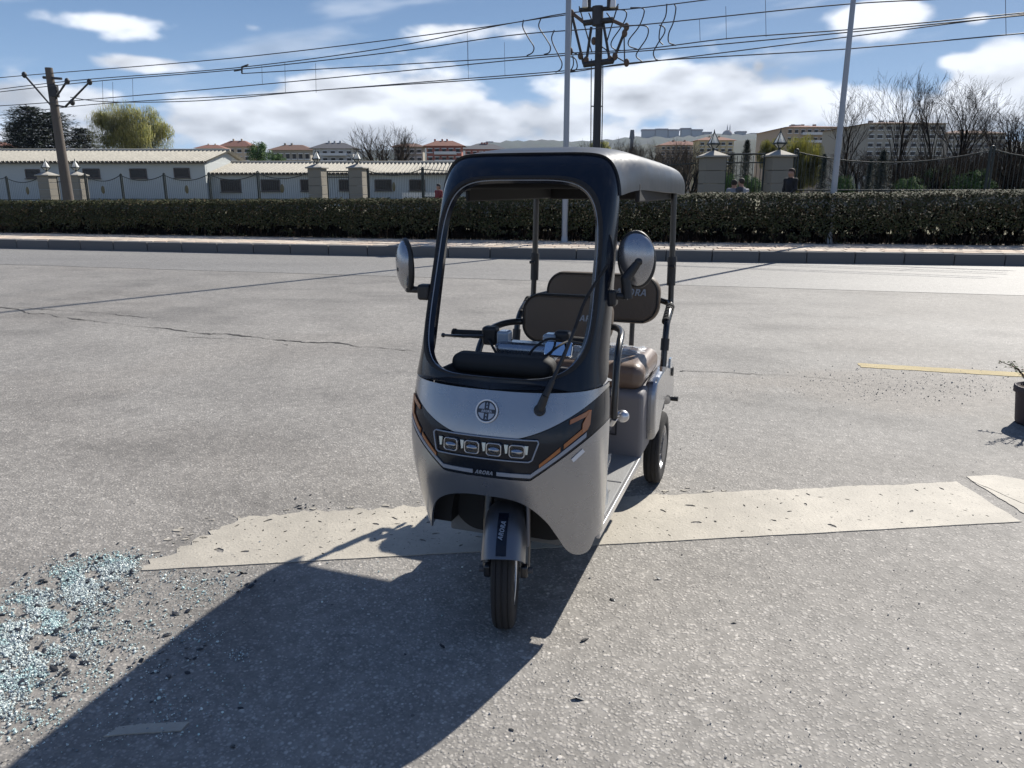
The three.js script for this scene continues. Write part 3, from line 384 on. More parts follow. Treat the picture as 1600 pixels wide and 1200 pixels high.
// floor, rear body, seats
{
  const fl = mesh('floorboard', [rbox(.66, .03, .92, .008, 0, .29, -.72), rbox(.60, .07, .90, .01, 0, .24, -.72)], M.floor, trike);
  for (let i = 0; i < 9; i++) mesh('rib', box(.03, .006, .44, -.28 + i * .07, .307, -.45), M.floor, fl);
  mesh('edge_trim', [rbox(.018, .035, .92, .005, .336, .285, -.72), rbox(.018, .035, .92, .005, -.336, .285, -.72), box(.65, .004, .006, 0, .3065, -.78)], M.alloy, fl);
  const sh = new THREE.Shape(); sh.moveTo(1.14, .30); sh.lineTo(1.12, .60); sh.quadraticCurveTo(1.12, .64, 1.18, .645); sh.lineTo(1.86, .645); sh.quadraticCurveTo(1.94, .63, 1.94, .55); sh.lineTo(1.92, .40); sh.lineTo(1.88, .345); sh.absarc(1.63, .225, .25, .5, Math.PI - .35, false); sh.lineTo(1.36, .30);
  const bodyG = bevelled(sh, .70, .02, 3).rotateY(Math.PI / 2); const rb = mesh('rear_body', bodyG, M.grey, trike);
  mesh('storage_door', [bevelled(rrect(.40, .17, .02), .012, .004).translate(.0, .515, -1.118)], M.grey, rb); mesh('door_frame', [box(.44, .006, .006, 0, .612, -1.116), box(.44, .006, .006, 0, .418, -1.118), box(.006, .2, .006, -.222, .515, -1.117), box(.006, .2, .006, .222, .515, -1.117)], M.plastic, rb);
  for (const s of [-1, 1]) { const fs = new THREE.Shape(); fs.moveTo(1.27, .36); fs.quadraticCurveTo(1.20, .60, 1.28, .662); fs.quadraticCurveTo(1.55, .70, 1.86, .64); fs.quadraticCurveTo(1.95, .58, 1.94, .42); fs.lineTo(1.88, .40); fs.absarc(1.63, .225, .255, .75, Math.PI - .55, false); fs.lineTo(1.37, .36); mesh('rear_fender', bevelled(fs, .06, .022, 4).rotateY(Math.PI / 2).translate(s * .362, 0, 0), M.silver, trike); }
  for (const s of [-1, 1]) { const w = wheel(.202, .088, 'rear_wheel', trike); w.position.set(s * .350, .202, -1.63); if (s > 0) w.rotation.y = Math.PI; mesh('side_reflector', [rod(L(s * .375, 1.80, .60), L(s * .40, 1.80, .60), .028, .026, 14)], M.plastic, trike); mesh('foot_peg', rod(L(s * .37, 1.84, .43), L(s * .43, 1.84, .43), .014, .014, 10), M.plastic, trike); }
  mesh('rear_axle', rod(L(-.34, 1.63, .202), L(.34, 1.63, .202), .03, .03, 12), M.plastic, trike); mesh('chassis', [box(.10, .08, 1.35, .16, .22, -1.05), box(.10, .08, 1.35, -.16, .22, -1.05)], M.plastic, trike);
  const ds = new THREE.Group(); ds.name = 'driver_seat'; trike.add(ds);
  mesh('seat_box', [rbox(.34, .36, .34, .03, 0, .48, -.80)], M.grey, ds); mesh('cushion', [rbox(.44, .12, .42, .05, 0, .70, -.76, 5)], M.cushion, ds);
  const db = mesh('backrest', bevelled(rrect(.43, .235, .085), .085, .028, 5, 16).rotateX(-.10).translate(0, 1.003, -.99), M.leather, ds);
  mesh('piping', (() => { const pts = rrect(.415, .22, .08).getPoints(10).map(p => V(p.x, p.y, .04)); pts.pop(); return tube(pts, .004, 5, 120, true).rotateX(-.10).translate(0, 1.003, -.99); })(), M.plasticMatt, db);
  mesh('lettering', textGeo('ARORA', .028, .001, .2).rotateX(-.10).translate(.135, 1.02, -.944), M.lineGrey, db); mesh('bracket', rod(L(-.1, 1.0, .70), L(-.1, 1.02, .92), .013), M.steelBlack, ds); mesh('bracket', rod(L(.1, 1.0, .70), L(.1, 1.02, .92), .013), M.steelBlack, ds);
  for (const s of [-1, 1]) mesh('armrest', tube([L(s * .16, 1.0, .975), L(s * .235, .95, .985), L(s * .285, .84, .985), L(s * .305, .72, .965), L(s * .312, .64, .90), L(s * .316, .60, .78), L(s * .318, .585, .665)], .0155, 10, 60), M.steelBlack, ds);
  for (const s of [-1, 1]) mesh('armrest_foot', [rod(L(s * .318, .585, .668), L(s * .30, .60, .64), .017, .02, 10), new THREE.SphereGeometry(.03, 14, 10).scale(1, .9, .8).translate(s * .345, .665, -.63)], M.alloy, ds);
  const ps = new THREE.Group(); ps.name = 'passenger_seat'; trike.add(ps);
  mesh('cushion', [rbox(.68, .13, .50, .055, 0, .705, -1.385, 5)], M.cushion, ps);
  const pb = mesh('backrest', bevelled(rrect(.625, .265, .10), .09, .03, 5, 16).rotateX(-.10).translate(.02, 1.025, -1.63), M.leather, ps);
  mesh('lettering', textGeo('ARORA', .036, .001, .2).rotateX(-.10).translate(.185, 1.065, -1.578), M.lineGrey, pb); mesh('piping', (() => { const pts = rrect(.605, .245, .095).getPoints(10).map(p => V(p.x, p.y, .043)); pts.pop(); return tube(pts, .004, 5, 140, true).rotateX(-.10).translate(.02, 1.025, -1.63); })(), M.plasticMatt, pb);
  mesh('bracket', rod(L(-.18, 1.66, .64), L(-.18, 1.68, .95), .014), M.steelBlack, ps); mesh('bracket', rod(L(.18, 1.66, .64), L(.18, 1.68, .95), .014), M.steelBlack, ps);
  { // crumpled protective film on the seats
    const film = (w, d, x, y, z, seed, h) => { const g = new THREE.PlaneGeometry(w, d, 36, 28).rotateX(-Math.PI / 2), p = g.attributes.position; for (let i = 0; i < p.count; i++) { const X = p.getX(i), Z = p.getZ(i); let e = Math.max(Math.abs(X) / (w / 2), Math.abs(Z) / (d / 2)); p.setY(i, Math.abs(fbm(X * 16 + seed, Z * 16, 4) - .5) * h + Math.abs(fbm(X * 42 + seed, Z * 38, 3) - .5) * h * .7 - Math.pow(e, 8) * .03); p.setX(i, X + (fbm(Z * 12, seed, 3) - .5) * .05); } g.computeVertexNormals(); return g.translate(x, y, z); };
    mesh('plastic_film', film(.56, .26, .03, .775, -1.48, 3, .035), M.film, ps); mesh('plastic_film', film(.40, .36, .02, .763, -.78, 11, .025), M.film, ds);
  }
  for (const s of [-1, 1]) {
    const po = new THREE.Group(); po.name = 'roof_post'; trike.add(po);
    mesh('tube', tube([L(s * .372, 1.66, 1.60), L(s * .378, 1.66, 1.3), L(s * .384, 1.655, 1.05), L(s * .386, 1.65, 1.005)], .0155, 10, 40), M.steelBlack, po);
    mesh('clamp', [rod(L(s * .381, 1.658, 1.10), L(s * .379, 1.66, 1.235), .0225, .0225, 14), rod(L(s * .381, 1.658, 1.222), L(s * .379, 1.66, 1.25), .026, .024, 14), rod(L(s * .37, 1.63, 1.2), L(s * .40, 1.63, 1.2), .008, .008, 8)], M.plastic, po);
    const ar = new THREE.Group(); ar.name = 'side_rail'; trike.add(ar);
    mesh('rail', [tube([L(s * .27, 1.66, 1.035), L(s * .36, 1.655, 1.01), L(s * .388, 1.62, 1.0), L(s * .395, 1.53, .975), L(s * .398, 1.46, .935), L(s * .40, 1.42, .88), L(s * .40, 1.40, .80), L(s * .40, 1.38, .70)], .0165, 10, 70)], M.steelBlack, ar);
    for (let i = 0; i < 6; i++) { const t = i / 6, a = L(s * .392, lerp(1.595, 1.455, t), lerp(.997, .933, t)), b = L(s * .392, lerp(1.578, 1.44, t), lerp(.991, .925, t)); mesh('grip_ring', rod(a, b, .0225, .0225, 14), M.rubber, ar); }
    mesh('sleeve', rod(L(s * .40, 1.412, .86), L(s * .40, 1.40, .80), .0215, .0215, 14), M.plastic, ar);
    mesh('end_cap', rod(L(s * .40, 1.382, .72), L(s * .40, 1.378, .695), .018, .016, 12), M.alloy, ar);
    mesh('marker_plate', [rbox(.012, .05, .045, .003, s * .43, .735, -1.41)], M.reflect, ar);
  }
  let ip; for (const k of [-1, 1]) ip = mesh('side_shield', bevelled((() => { const s = new THREE.Shape(); s.moveTo(.24, .32); s.lineTo(.24, .80); s.quadraticCurveTo(.34, .78, .36, .66); s.lineTo(.42, .45); s.lineTo(.50, .32); return s; })(), .05, .012, 3).rotateY(Math.PI / 2).translate(k * .275, 0, 0), M.grey, trike);
  mesh('lock_cap', [rod(L(.298, .36, .62), L(.312, .36, .62), .014, .013, 14)], M.chrome, ip);
  { const g = new THREE.PlaneGeometry(.10, .22, 10, 18), p = g.attributes.position; for (let i = 0; i < p.count; i++) { const y = p.getY(i); p.setZ(i, (fbm(p.getX(i) * 40, y * 12, 3) - .5) * .05); p.setX(i, p.getX(i) * (1 - .35 * (y + .11) / .22)); } g.computeVertexNormals(); mesh('plastic_bag', g.rotateY(1.2).translate(.318, .45, -.42), M.film, trike); }
  // inner door edges beside the fairing: side returns closing the shell
  for (const s of [-1, 1]) mesh('side_return', bevelled((() => { const q = new THREE.Shape(); q.moveTo(.185, .34); q.lineTo(.185, .92); q.lineTo(.225, .92); q.lineTo(.232, .6); q.lineTo(.238, .33); return q; })(), .02, .006).rotateY(Math.PI / 2).translate(s * .345, 0, 0), M.silver, trike);
}
// ---------- hedge ----------
function tapered(pts, rads, sides, out) { // frustum chain pushed into {P, N, I}
  let up = Math.abs(pts[1].y - pts[0].y) > .9 * pts[1].distanceTo(pts[0]) ? V(1, 0, 0) : V(0, 1, 0); const base = out.P.length / 3;
  for (let i = 0; i < pts.length; i++) { const d = (i < pts.length - 1 ? pts[i + 1].clone().sub(pts[i]) : pts[i].clone().sub(pts[i - 1])).normalize(), a = d.clone().cross(up).normalize(), b = a.clone().cross(d); for (let k = 0; k < sides; k++) { const t = k / sides * 6.28318, n = a.clone().multiplyScalar(Math.cos(t)).addScaledVector(b, Math.sin(t)); out.P.push(pts[i].x + n.x * rads[i], pts[i].y + n.y * rads[i], pts[i].z + n.z * rads[i]); out.N.push(n.x, n.y, n.z); } }
  for (let i = 0; i < pts.length - 1; i++) for (let k = 0; k < sides; k++) { const a = base + i * sides + k, b = base + i * sides + (k + 1) % sides; out.I.push(a, b, a + sides, b, b + sides, a + sides); }
}
const newOut = () => ({ P: [], N: [], I: [], C: [] });
function outGeo(o) { const g = new THREE.BufferGeometry(); g.setAttribute('position', new THREE.Float32BufferAttribute(o.P, 3)); g.setAttribute('normal', new THREE.Float32BufferAttribute(o.N, 3)); if (o.C.length) g.setAttribute('color', new THREE.Float32BufferAttribute(o.C, 3)); g.setIndex(o.I); return g; }
function leaf(o, p, nx, ny, nz, len, wid, r, col) { // folded four-point leaf
  const n = V(nx, ny, nz).normalize(), a = V(r() - .5, r() - .5, r() - .5).cross(n).normalize(), b = a.clone().cross(n), q = o.P.length / 3, f = .25 * wid;
  const pts = [[0, 0, 0], [.5, .5, f], [1, 0, 0], [.5, -.5, f]]; for (const [u, v, w] of pts) { const x = p.clone().addScaledVector(a, u * len).addScaledVector(b, v * wid).addScaledVector(n, w); o.P.push(x.x, x.y, x.z); o.N.push(n.x, n.y, n.z); o.C.push(...col); }
  o.I.push(q, q + 1, q + 2, q, q + 2, q + 3);
}
M.leaf = phy(1, 1, 1, .72, { vertexColors: true, specularIntensity: .28 }); M.needle = std(1, 1, 1, .8, { vertexColors: true }); M.willow = phy(1, 1, 1, .8, { vertexColors: true, transmission: .35, thickness: 0 });
M.twig = std(.07, .055, .045, .95); M.bark = std(.11, .09, .075, .95, { bumpMap: dustBump, bumpScale: .01 }); M.core = std(.07, .055, .045, 1);
const hedgeTop = curve([[-30, 1.12], [-14, 1.17], [-6, 1.24], [0, 1.32], [4, 1.40], [8.5, 1.44], [13, 1.50], [30, 1.6]]);
const HF = 2.5, HB = 4.0;
{
  const h = thing('hedge', 'long clipped dark green hedge along the pavement', 'hedge', V(0, 0, 0)), r = rng(51), o = newOut();
  const put = (x, dOff, y, n) => { const d = kerbD(x) + dOff; const g = .55 + r() * .9, br = r() < .14; const c = br ? [.10 * g, .072 * g, .035 * g] : [.045 * g, .050 * g, .020 * g]; leaf(o, V(x, y, -d), n[0] + (r() - .5) * 1.3, n[1] + (r() - .3) * 1.1, n[2] + (r() - .5) * 1.3, .045 + r() * .045, .026 + r() * .024, r, c); };
  const x0 = -26, x1 = 25, bulge = (x, t) => (fbm(x * 2.2, t * 2 + 7, 3) - .5) * .22;
  for (let i = 0; i < 73000; i++) { const x = lerp(x0, x1, r()), t = Math.pow(r(), .75), top = hedgeTop(x), y = lerp(.27, top, t) ; if (t < .34 && fbm(x * 4, y * 7, 3) < .42 + (.34 - t) * .9) continue; put(x, HF + bulge(x, t) + r() * .16 - .04 + (t < .3 ? r() * .2 : 0), y, [0, t > .5 ? .7 : .1, 1]); }
  for (let i = 0; i < 87000; i++) { const x = lerp(x0, x1, r()), q = r(); put(x, lerp(HF - .02, HB, q), hedgeTop(x) + (fbm(x * 2.5, q * 4 + 3, 3) - .5) * .14 + (r() - .6) * .10, [0, 1, .2]); }
  for (let i = 0; i < 12000; i++) { const x = lerp(x0, x1, r()); put(x, HB + r() * .1, lerp(.5, hedgeTop(x), r()), [0, .2, -1]); }
  stuff(mesh('leaves', outGeo(o), M.leaf, h));
  for (let i = 0; i < 47000; i++) { const x = lerp(x0, x1, r()), t = Math.pow(r(), .6); put(x, lerp(HF + .1, HB - .1, r()), lerp(.40, hedgeTop(x) - .04, t), [0, .5, .6]); }
  const c = newOut(); for (let x = x0 + .1; x < x1 - .1; x += .1) { const d = kerbD(x), t = hedgeTop(x); for (let k = 0; k < 9; k++) { const y0 = .46 + r() * (t - .98), dd = d + lerp(HF + .35, HB - .3, r()); tapered([V(x, y0, -dd), V(x + (r() - .5) * .5, y0 + .22 + r() * .16, -dd + (r() - .5) * .4)], [.05, .03], 4, c); } } stuff(mesh('inner_twigs', outGeo(c), M.core, h));
  const st = newOut(); for (let i = 0; i < 5000; i++) { const x = lerp(x0, x1, r()), d = kerbD(x) + lerp(HF + .12, HB - .2, r()), y = .5 + r() * .45; tapered([V(x, .2, -d), V(x + (r() - .5) * .15, .2 + (y - .2) * .5, -d + (r() - .5) * .1), V(x + (r() - .5) * .5, y, -d + (r() - .5) * .3)], [.013, .010, .006], 4, st); } stuff(mesh('stems', outGeo(st), M.twig, h));
}
// ---------- street lamps on the far pavement ----------
M.galv = phy(.30, .32, .35, .42, { metalness: .55 });
function streetLamp(px, py, y, D, hgt, label) {
  const b = D ? at(px, py, D) : ground(px, py, y); const g = thing('street_lamp', label, 'lamp post', V(b.x, .24, b.z), 0, 'tall street lamps along the kerb');
  mesh('pole', rod(V(0, 0, 0), V(0, hgt, 0), .078, .05, 16), M.galv, g); mesh('base_plate', [box(.32, .025, .32, 0, .0125, 0), rod(V(0, .02, 0), V(0, .16, 0), .10, .085, 12)], M.galv, g); mesh('arm', tube([V(0, hgt, 0), V(0, hgt + .12, .06), V(0, hgt + .2, .4)], .035, 8), M.galv, g); mesh('lamp_head', rbox(.26, .10, .6, .045, 0, hgt + .21, .66), M.galv, g);
}
streetLamp(882, 379, .24, 0, 14.2, 'grey steel lamp post standing in front of the hedge'); streetLamp(1300, 325, 0, kerbD(8) + 3.0, 8.8, 'grey steel lamp post rising out of the hedge');

// ---------- tram line: poles and wires ----------
M.wire = std(.035, .035, .04, .6); M.poleBlack = std(.03, .03, .032, .6); M.rust = std(.11, .075, .055, .8);
M.concrete = std(.12, .10, .085, .9, { bumpMap: asphaltBump, bumpScale: .004 });
function onLine(px, py, off = 0) { const r = ray(px, py), t = (24.7 + off + 1.119) / (r[2] + .407 * r[0]); return V(r[0] * t, EYE + r[1] * t, -r[2] * t); }
{
  const top = onLine(76, 106), low = onLine(108, 318), dir = top.clone().sub(low), base = low.clone().addScaledVector(dir, (.4 - low.y) / dir.y);
  const p = thing('catenary_pole', 'leaning brown concrete catenary pole behind the hedge', 'pole', base); const R = q => q.clone().sub(base);
  mesh('shaft', rod(V(0, 0, 0), R(top), .225, .145, 20), M.concrete, p);
  for (const [a, b] of [[[38, 117], [78, 163]], [[78, 163], [102, 167]], [[102, 167], [140, 128]], [[78, 163], [88, 155]], [[105, 126], [86, 155]]]) mesh('bracket', rod(R(onLine(...a)), R(onLine(...b)), .045, .035, 8), M.poleBlack, p);
  for (const a of [[38, 117], [140, 128], [105, 127], [113, 160]]) mesh('insulator', new THREE.SphereGeometry(.10, 10, 8).scale(1, 1.3, 1).translate(...R(onLine(...a)).toArray()), M.poleBlack, p);
  mesh('collar', [rod(R(onLine(68, 121)), R(onLine(96, 123)), .06, .05, 8)], M.poleBlack, p); mesh('cable_loop', tube([R(onLine(84, 130)), R(onLine(89, 138)), R(onLine(88, 148)), R(onLine(82, 150)), R(onLine(80, 142))], .02, 6), M.wire, p); mesh('cabinet', rbox(.32, .5, .25, .03, ...R(onLine(84, 142)).toArray()), M.poleBlack, p);
}
{
  const c = onLine(932, 235), base = V(c.x, .42, c.z), p = thing('catenary_pole', 'black steel catenary pole with cross arms and insulators', 'pole', base); const Q = (x, y, o = 0) => onLine(x, y, o).sub(base);
  const top = Q(934, 12); mesh('shaft', [rod(V(0, 0, 0), V(0, 2.2, 0), .17, .155, 14), rod(V(0, 2.2, 0), V(top.x * .3, top.y, 0), .125, .105, 14)], M.poleBlack, p); mesh('collar', [rod(Q(934, 40), Q(934, 10), .17, .17, 12)], M.poleBlack, p);
  const bar = (n, a, b, r, m = M.poleBlack) => mesh(n, rod(Q(...a), Q(...b), r, r, 8), m, p);
  bar('cross_arm', [912, 36], [958, 31], .085); bar('cross_arm', [912, 101], [958, 95], .09); bar('cross_arm', [892, 19], [914, 36], .055, M.rust); bar('cross_arm', [957, 32], [979, 42], .055, M.rust); bar('cross_arm', [905, 15], [966, 12], .05);
  for (const [a, b] of [[[893, 20], [912, 100]], [[924, 42], [916, 97]], [[943, 38], [953, 96]], [[978, 44], [957, 98]]]) bar('strut', a, b, .042);
  for (const [a, b] of [[[891, 80], [907, 87]], [[961, 88], [979, 98]], [[975, 50], [976, 98]], [[894, 20], [891, 80]], [[905, 10], [925, 82]], [[966, 6], [948, 66]], [[928, 64], [950, 80]], [[929, 62], [936, 80]], [[920, 20], [925, 32]], [[948, 20], [956, 31]]]) bar('stay', a, b, .02, M.wire);
  for (const a of [[893, 21], [979, 42], [891, 80], [979, 98], [916, 94], [953, 93], [976, 52], [928, 64], [907, 87], [961, 88]]) mesh('insulator', new THREE.SphereGeometry(.085, 10, 8).scale(1, 1.4, 1).translate(...Q(...a).toArray()), M.rust, p);
  for (const x of [917, 955]) { mesh('switch_box', [rbox(.24, .42, .24, .04, ...Q(x, 2).toArray())], M.poleBlack, p); mesh('porcelain', [new THREE.CylinderGeometry(.07, .09, .3, 10).translate(...Q(x + (x < 930 ? -3 : 3), 3, -.3).toArray())], M.white, p); }
  for (const x of [[924, 92, 923], [942, 92, 940]]) mesh('down_cable', tube([Q(x[0], x[1]), Q(x[0] - .5, 160), Q(x[2], 236), Q(x[2] - 1, 290)], .016, 5), M.wire, p); bar('cable_clamp', [923, 166], [941, 166], .018);
}
const jumpers = [[[[818, 31], [817, 43], [826, 60], [834, 73], [832, 82], [823, 87]]], [[[845, 29], [842, 42], [853, 60], [860, 73], [858, 82], [850, 85]]], [[[866, 47], [862, 62], [872, 85], [878, 98], [876, 108], [868, 113]]], [[[890, 88], [899, 92], [902, 104], [898, 110], [890, 111]]], [[[895, 87], [896, 99], [893, 108], [886, 112]]],
  [[[955, 15], [975, 16], [979, 24], [972, 40], [957, 62], [955, 72], [962, 78], [970, 79]]], [[[985, 12], [1004, 13], [1006, 22], [998, 42], [983, 62], [983, 72], [996, 77]]], [[[982, 40], [1006, 40], [1013, 46], [1010, 60], [998, 78], [994, 88], [1004, 97]]], [[[1030, 39], [1038, 43], [1038, 52], [1028, 68], [1021, 82], [1024, 92], [1028, 94]]], [[[1042, 6], [1040, 25], [1032, 42], [1030, 62], [1036, 70]]], [[[1054, 7], [1056, 14], [1052, 35], [1045, 52], [1045, 66], [1056, 71]]]];
jumpers.forEach(([pts], i) => { const o = mesh('jumper_cable', tube(pts.map(p => onLine(...p)), .019, 5, 30), M.wire); tag(o, pts[0][0] < 930 ? 'curled jumper cable hanging between wires on the leaning pole side of the black pole' : 'curled jumper cable hanging between wires on the bare trees side of the black pole', 'cable', pts[0][0] < 930 ? 'jumper cables towards the leaning pole' : 'jumper cables towards the bare trees'); });
const wires = [
  [[[-120, 132], [38, 118], [400, 87], [800, 36], [890, 20], [985, 14], [1150, -6], [1400, -34], [1700, -68]], 0, 'topmost overhead tram wire', []],
  [[[-120, 155], [105, 127], [378, 105], [620, 72], [800, 36], [893, 22]], .02, 'overhead wire rising to the topmost one before the black pole', [[207, 122, 157], [409, 101, 131]]],
  [[[-120, 158], [140, 128], [378, 108], [640, 78], [800, 55], [979, 41], [1330, 6], [1510, -4], [1700, -22]], -.6, 'overhead wire tied to the upper bracket arm of the leaning pole', [[445, 97, 146], [1093, 29, 64]]],
  [[[378, 115], [620, 101], [800, 90], [890, 83], [1000, 77], [1140, 60], [1330, 46], [1600, 20], [1700, 10]], 0, 'overhead contact wire starting at the small tensioning link', [[730, 48, 104], [1134, 10, 62], [1196, 0, 58], [1571, -6, 54]]],
  [[[-120, 172], [38, 163], [180, 152], [430, 130], [700, 104], [890, 86], [1000, 80], [1330, 50], [1600, 24], [1700, 14]], -.5, 'lower overhead wire running past the leaning pole collar', [[160, 126, 163], [176, 128, 165], [493, 99, 145]]],
  [[[-120, 192], [0, 180], [148, 163], [430, 146], [700, 125], [890, 110], [985, 100], [1330, 57], [1600, 22], [1700, 9]], .6, 'overhead wire crossing behind the leaning pole bracket', [[731, 64, 124], [788, 66, 118]]],
  [[[110, 152], [150, 158], [300, 158], [500, 141], [890, 113], [979, 99], [1330, 76], [1600, 52], [1700, 43]], 0, 'lowest overhead wire ending at the lower bracket of the leaning pole', []]];
for (const [pts, off, label, drops] of wires) { const o = thing('overhead_wire', label, 'wire', V(0, 0, 0), 0, 'overhead tram wires'); const ps = pts.map(p => onLine(p[0], p[1], off)); mesh('wire', new THREE.TubeGeometry(new THREE.CatmullRomCurve3(ps, false, 'centripetal'), 90, .0165, 5), M.wire, o); for (const [x, a, b] of drops) mesh('dropper', rod(onLine(x, a, off), onLine(x + 1, b, off), .007, .007, 4), M.wire, o); }
{ const o = thing('tensioning_link', 'small dark tensioning link hanging in the wires over the long low building', 'wire fitting', V(0, 0, 0)); mesh('link', [rod(onLine(378, 115), onLine(378, 105), .03, .03, 6)], M.poleBlack, o); mesh('clamp', [rod(onLine(366, 111), onLine(378, 109), .025, .025, 6)], M.poleBlack, o); mesh('clamp', [rod(onLine(378, 105), onLine(388, 101), .04, .03, 6)], M.poleBlack, o); }

// ---------- park fence ----------
M.iron = std(.02, .028, .026, .55); M.stone = std(.25, .228, .19, .9, { bumpMap: asphaltBump, bumpScale: .004 }); M.stoneLight = std(.33, .31, .27, .9); M.lampGlass = phy(.9, .9, .86, 1, { transmission: .6, thickness: 0 }); M.lowWall = std(.14, .135, .125, .95, { bumpMap: asphaltBump, bumpScale: .004 }); M.gold = std(.12, .10, .045, .5);
const fenceLine = [[-60, 52.5], [-26, 44], [-10, 40], [-7.5, 39.4], [6.4, 27.3], [8.9, 26.8], [15.6, 25.6], [40, 21]];
const fenceD = X => { for (let i = 0; i < fenceLine.length - 1; i++) { const a = fenceLine[i], b = fenceLine[i + 1]; if (X <= b[0]) return lerp(a[1], b[1], (X - a[0]) / (b[0] - a[0])); } return 21; };
function onFence(px) { let D = 35; for (let i = 0; i < 20; i++) { const X = at(px, 290, D).x; D = lerp(D, fenceD(X), .7); } return D; }
const LABEL_P = ['left of the leaning pole gate', ''];
function pillar(px, topY, lampTop, label) {
  const D = onFence(px), b = at(px, 290, D), top = at(px, topY, D).y, h = top - .45, g = thing('gate_pillar', label, 'pillar', V(b.x, .45, b.z), px > 1000 ? .10 : -.20, 'stone gate pillars of the park fence');
  const n = 5, bh = (h - .14) / n; for (let i = 0; i < n; i++) mesh('stone_block', rbox(.72 - (i % 2) * .012, bh - .012, .72 - (i % 2) * .012, .015, 0, bh * (i + .5), 0, 1), i % 2 ? M.stone : M.stone, g);
  mesh('cap_stone', [rbox(.90, .07, .90, .02, 0, h - .105, 0, 2), new THREE.ConeGeometry(.60, .20, 4).rotateY(Math.PI / 4).translate(0, h + .02, 0)], M.stoneLight, g);
  const lh = at(px, lampTop, D).y - top - .06, l = new THREE.Group(); l.name = 'lantern'; l.position.y = h + .10; g.add(l);
  mesh('lantern_glass', [new THREE.CylinderGeometry(.02, .22, lh * .58, 4, 1).rotateY(Math.PI / 4).translate(0, lh * .62, 0), new THREE.CylinderGeometry(.20, .08, lh * .20, 4, 1).rotateY(Math.PI / 4).translate(0, lh * .22, 0)], M.lampGlass, l);
  const ed = []; for (const [x, z] of [[1, 1], [1, -1], [-1, 1], [-1, -1]]) { const a = V(x * .16, lh * .33, z * .16), t = V(0, lh * .94, 0), lo = V(x * .06, lh * .12, z * .06); ed.push(rod(a, t, .018, .014, 5), rod(lo, a, .018, .018, 5)); } mesh('lantern_frame', [...ed, box(.36, .05, .36, 0, lh * .325, 0), rod(V(0, lh * .88, 0), V(0, lh * 1.06, 0), .03, .01, 6), rod(V(0, -.05, 0), V(0, lh * .13, 0), .045, .05, 8)], M.iron, l);
  return g;
}
pillar(76, 271, 250, 'stone gate pillar behind the leaning pole, one before the dark window'); pillar(122, 271, 250, 'stone gate pillar partly hidden by the leaning pole'); pillar(497, 259, 235, 'stone gate pillar near the white house with grey mansard roof'); pillar(560, 259, 236, 'stone gate pillar beside the spreading bare tree'); pillar(1111, 240, 206, 'stone gate pillar in front of the pale yellow building'); pillar(1213, 239, 205, 'stone gate pillar beside the person in black');
// fence bays between pixel columns; each has its posts, rails, bars and medallion
function bay(p0, p1, topY, sagY, lowY, emblem, label, pitch = .12, tall) {
  const D0 = onFence(p0), D1 = onFence(p1), a = at(p0, 290, D0), b = at(p1, 290, D1); const g = thing('fence_bay', label, 'fence', V(a.x, .45, a.z), 0, 'iron bays of the park fence'); const dx = b.x - a.x, dz = b.z - a.z, Ln = Math.hypot(dx, dz); g.rotation.y = Math.atan2(-dz, dx);
  const yt = at(p0, topY, D0).y - .45, ys = at((p0 + p1) / 2, sagY, (D0 + D1) / 2).y - .45, yl = at((p0 + p1) / 2, lowY, (D0 + D1) / 2).y - .45;
  mesh('low_wall', rbox(Ln, Math.max(.25, yl - .1), .28, .01, Ln / 2, Math.max(.25, yl - .1) / 2, 0, 1), M.lowWall, g);
  mesh('post', [rod(V(.0, 0, 0), V(0, yt, 0), .045, .045, 8), rod(V(.10, 0, 0), V(.10, yt - .05, 0), .03, .03, 6), new THREE.TorusGeometry(.05, .03, 6, 10, Math.PI).translate(.05, yt - .04, 0)], M.iron, g);
  const sag = t => lerp(yt - .06, ys, 4 * t * (1 - t)); const tp = []; for (let i = 0; i <= 14; i++) tp.push(V(Ln * i / 14, sag(i / 14), 0)); mesh('top_rail', tube(tp, .022, 6, 40), M.iron, g); mesh('bottom_rail', rod(V(0, yl, 0), V(Ln, yl, 0), .025, .025, 6), M.iron, g);
  const bars = []; for (let x = pitch; x < Ln - .03; x += pitch) bars.push(new THREE.CylinderGeometry(.0075, .0075, 1, 4, 1, true).scale(1, sag(x / Ln) - yl + (tall ? .16 : .03), 1).translate(x, (sag(x / Ln) + yl) / 2 + (tall ? .08 : 0), 0)); stuff(mesh('bars', bars, M.iron, g));
  if (emblem) mesh('medallion', [new THREE.SphereGeometry(1, 14, 10).scale(.12, .22, .03).translate(Ln * emblem, (ys + yl) / 2 + .02, .03)], M.gold, g);
}
const wl = 'in front of the long white building';
bay(-70, 11, 276, 283, 312, .5, 'iron fence bay at the open end ' + wl); bay(11, 62, 276, 285, 312, .62, 'iron fence bay between a post and the leaning pole gate pillar'); bay(134, 190, 272, 283, 311, .48, 'iron fence bay next to the leaning pole gate, medallion in the middle'); bay(190, 257, 272, 282, 311, 0, 'plain iron fence bay second from the leaning pole gate'); bay(257, 327, 271, 282, 311, .5, 'iron fence bay with medallion where the long white building ends'); bay(327, 403, 270, 281, 311, 0, 'plain iron fence bay in front of the first window of the lower building'); bay(403, 483, 268, 279, 311, .48, 'iron fence bay with medallion next to the pillar by the mansard house');
bay(575, 660, 264, 274, 311, .5, 'iron fence bay with medallion beside the spreading bare tree', .12, true); bay(660, 850, 262, 268, 309, 0, 'iron fence bay seen through the empty windscreen frame', .12, true); bay(850, 1086, 258, 262, 305, 0, 'iron fence bay behind the tricycle roof', .12, true);
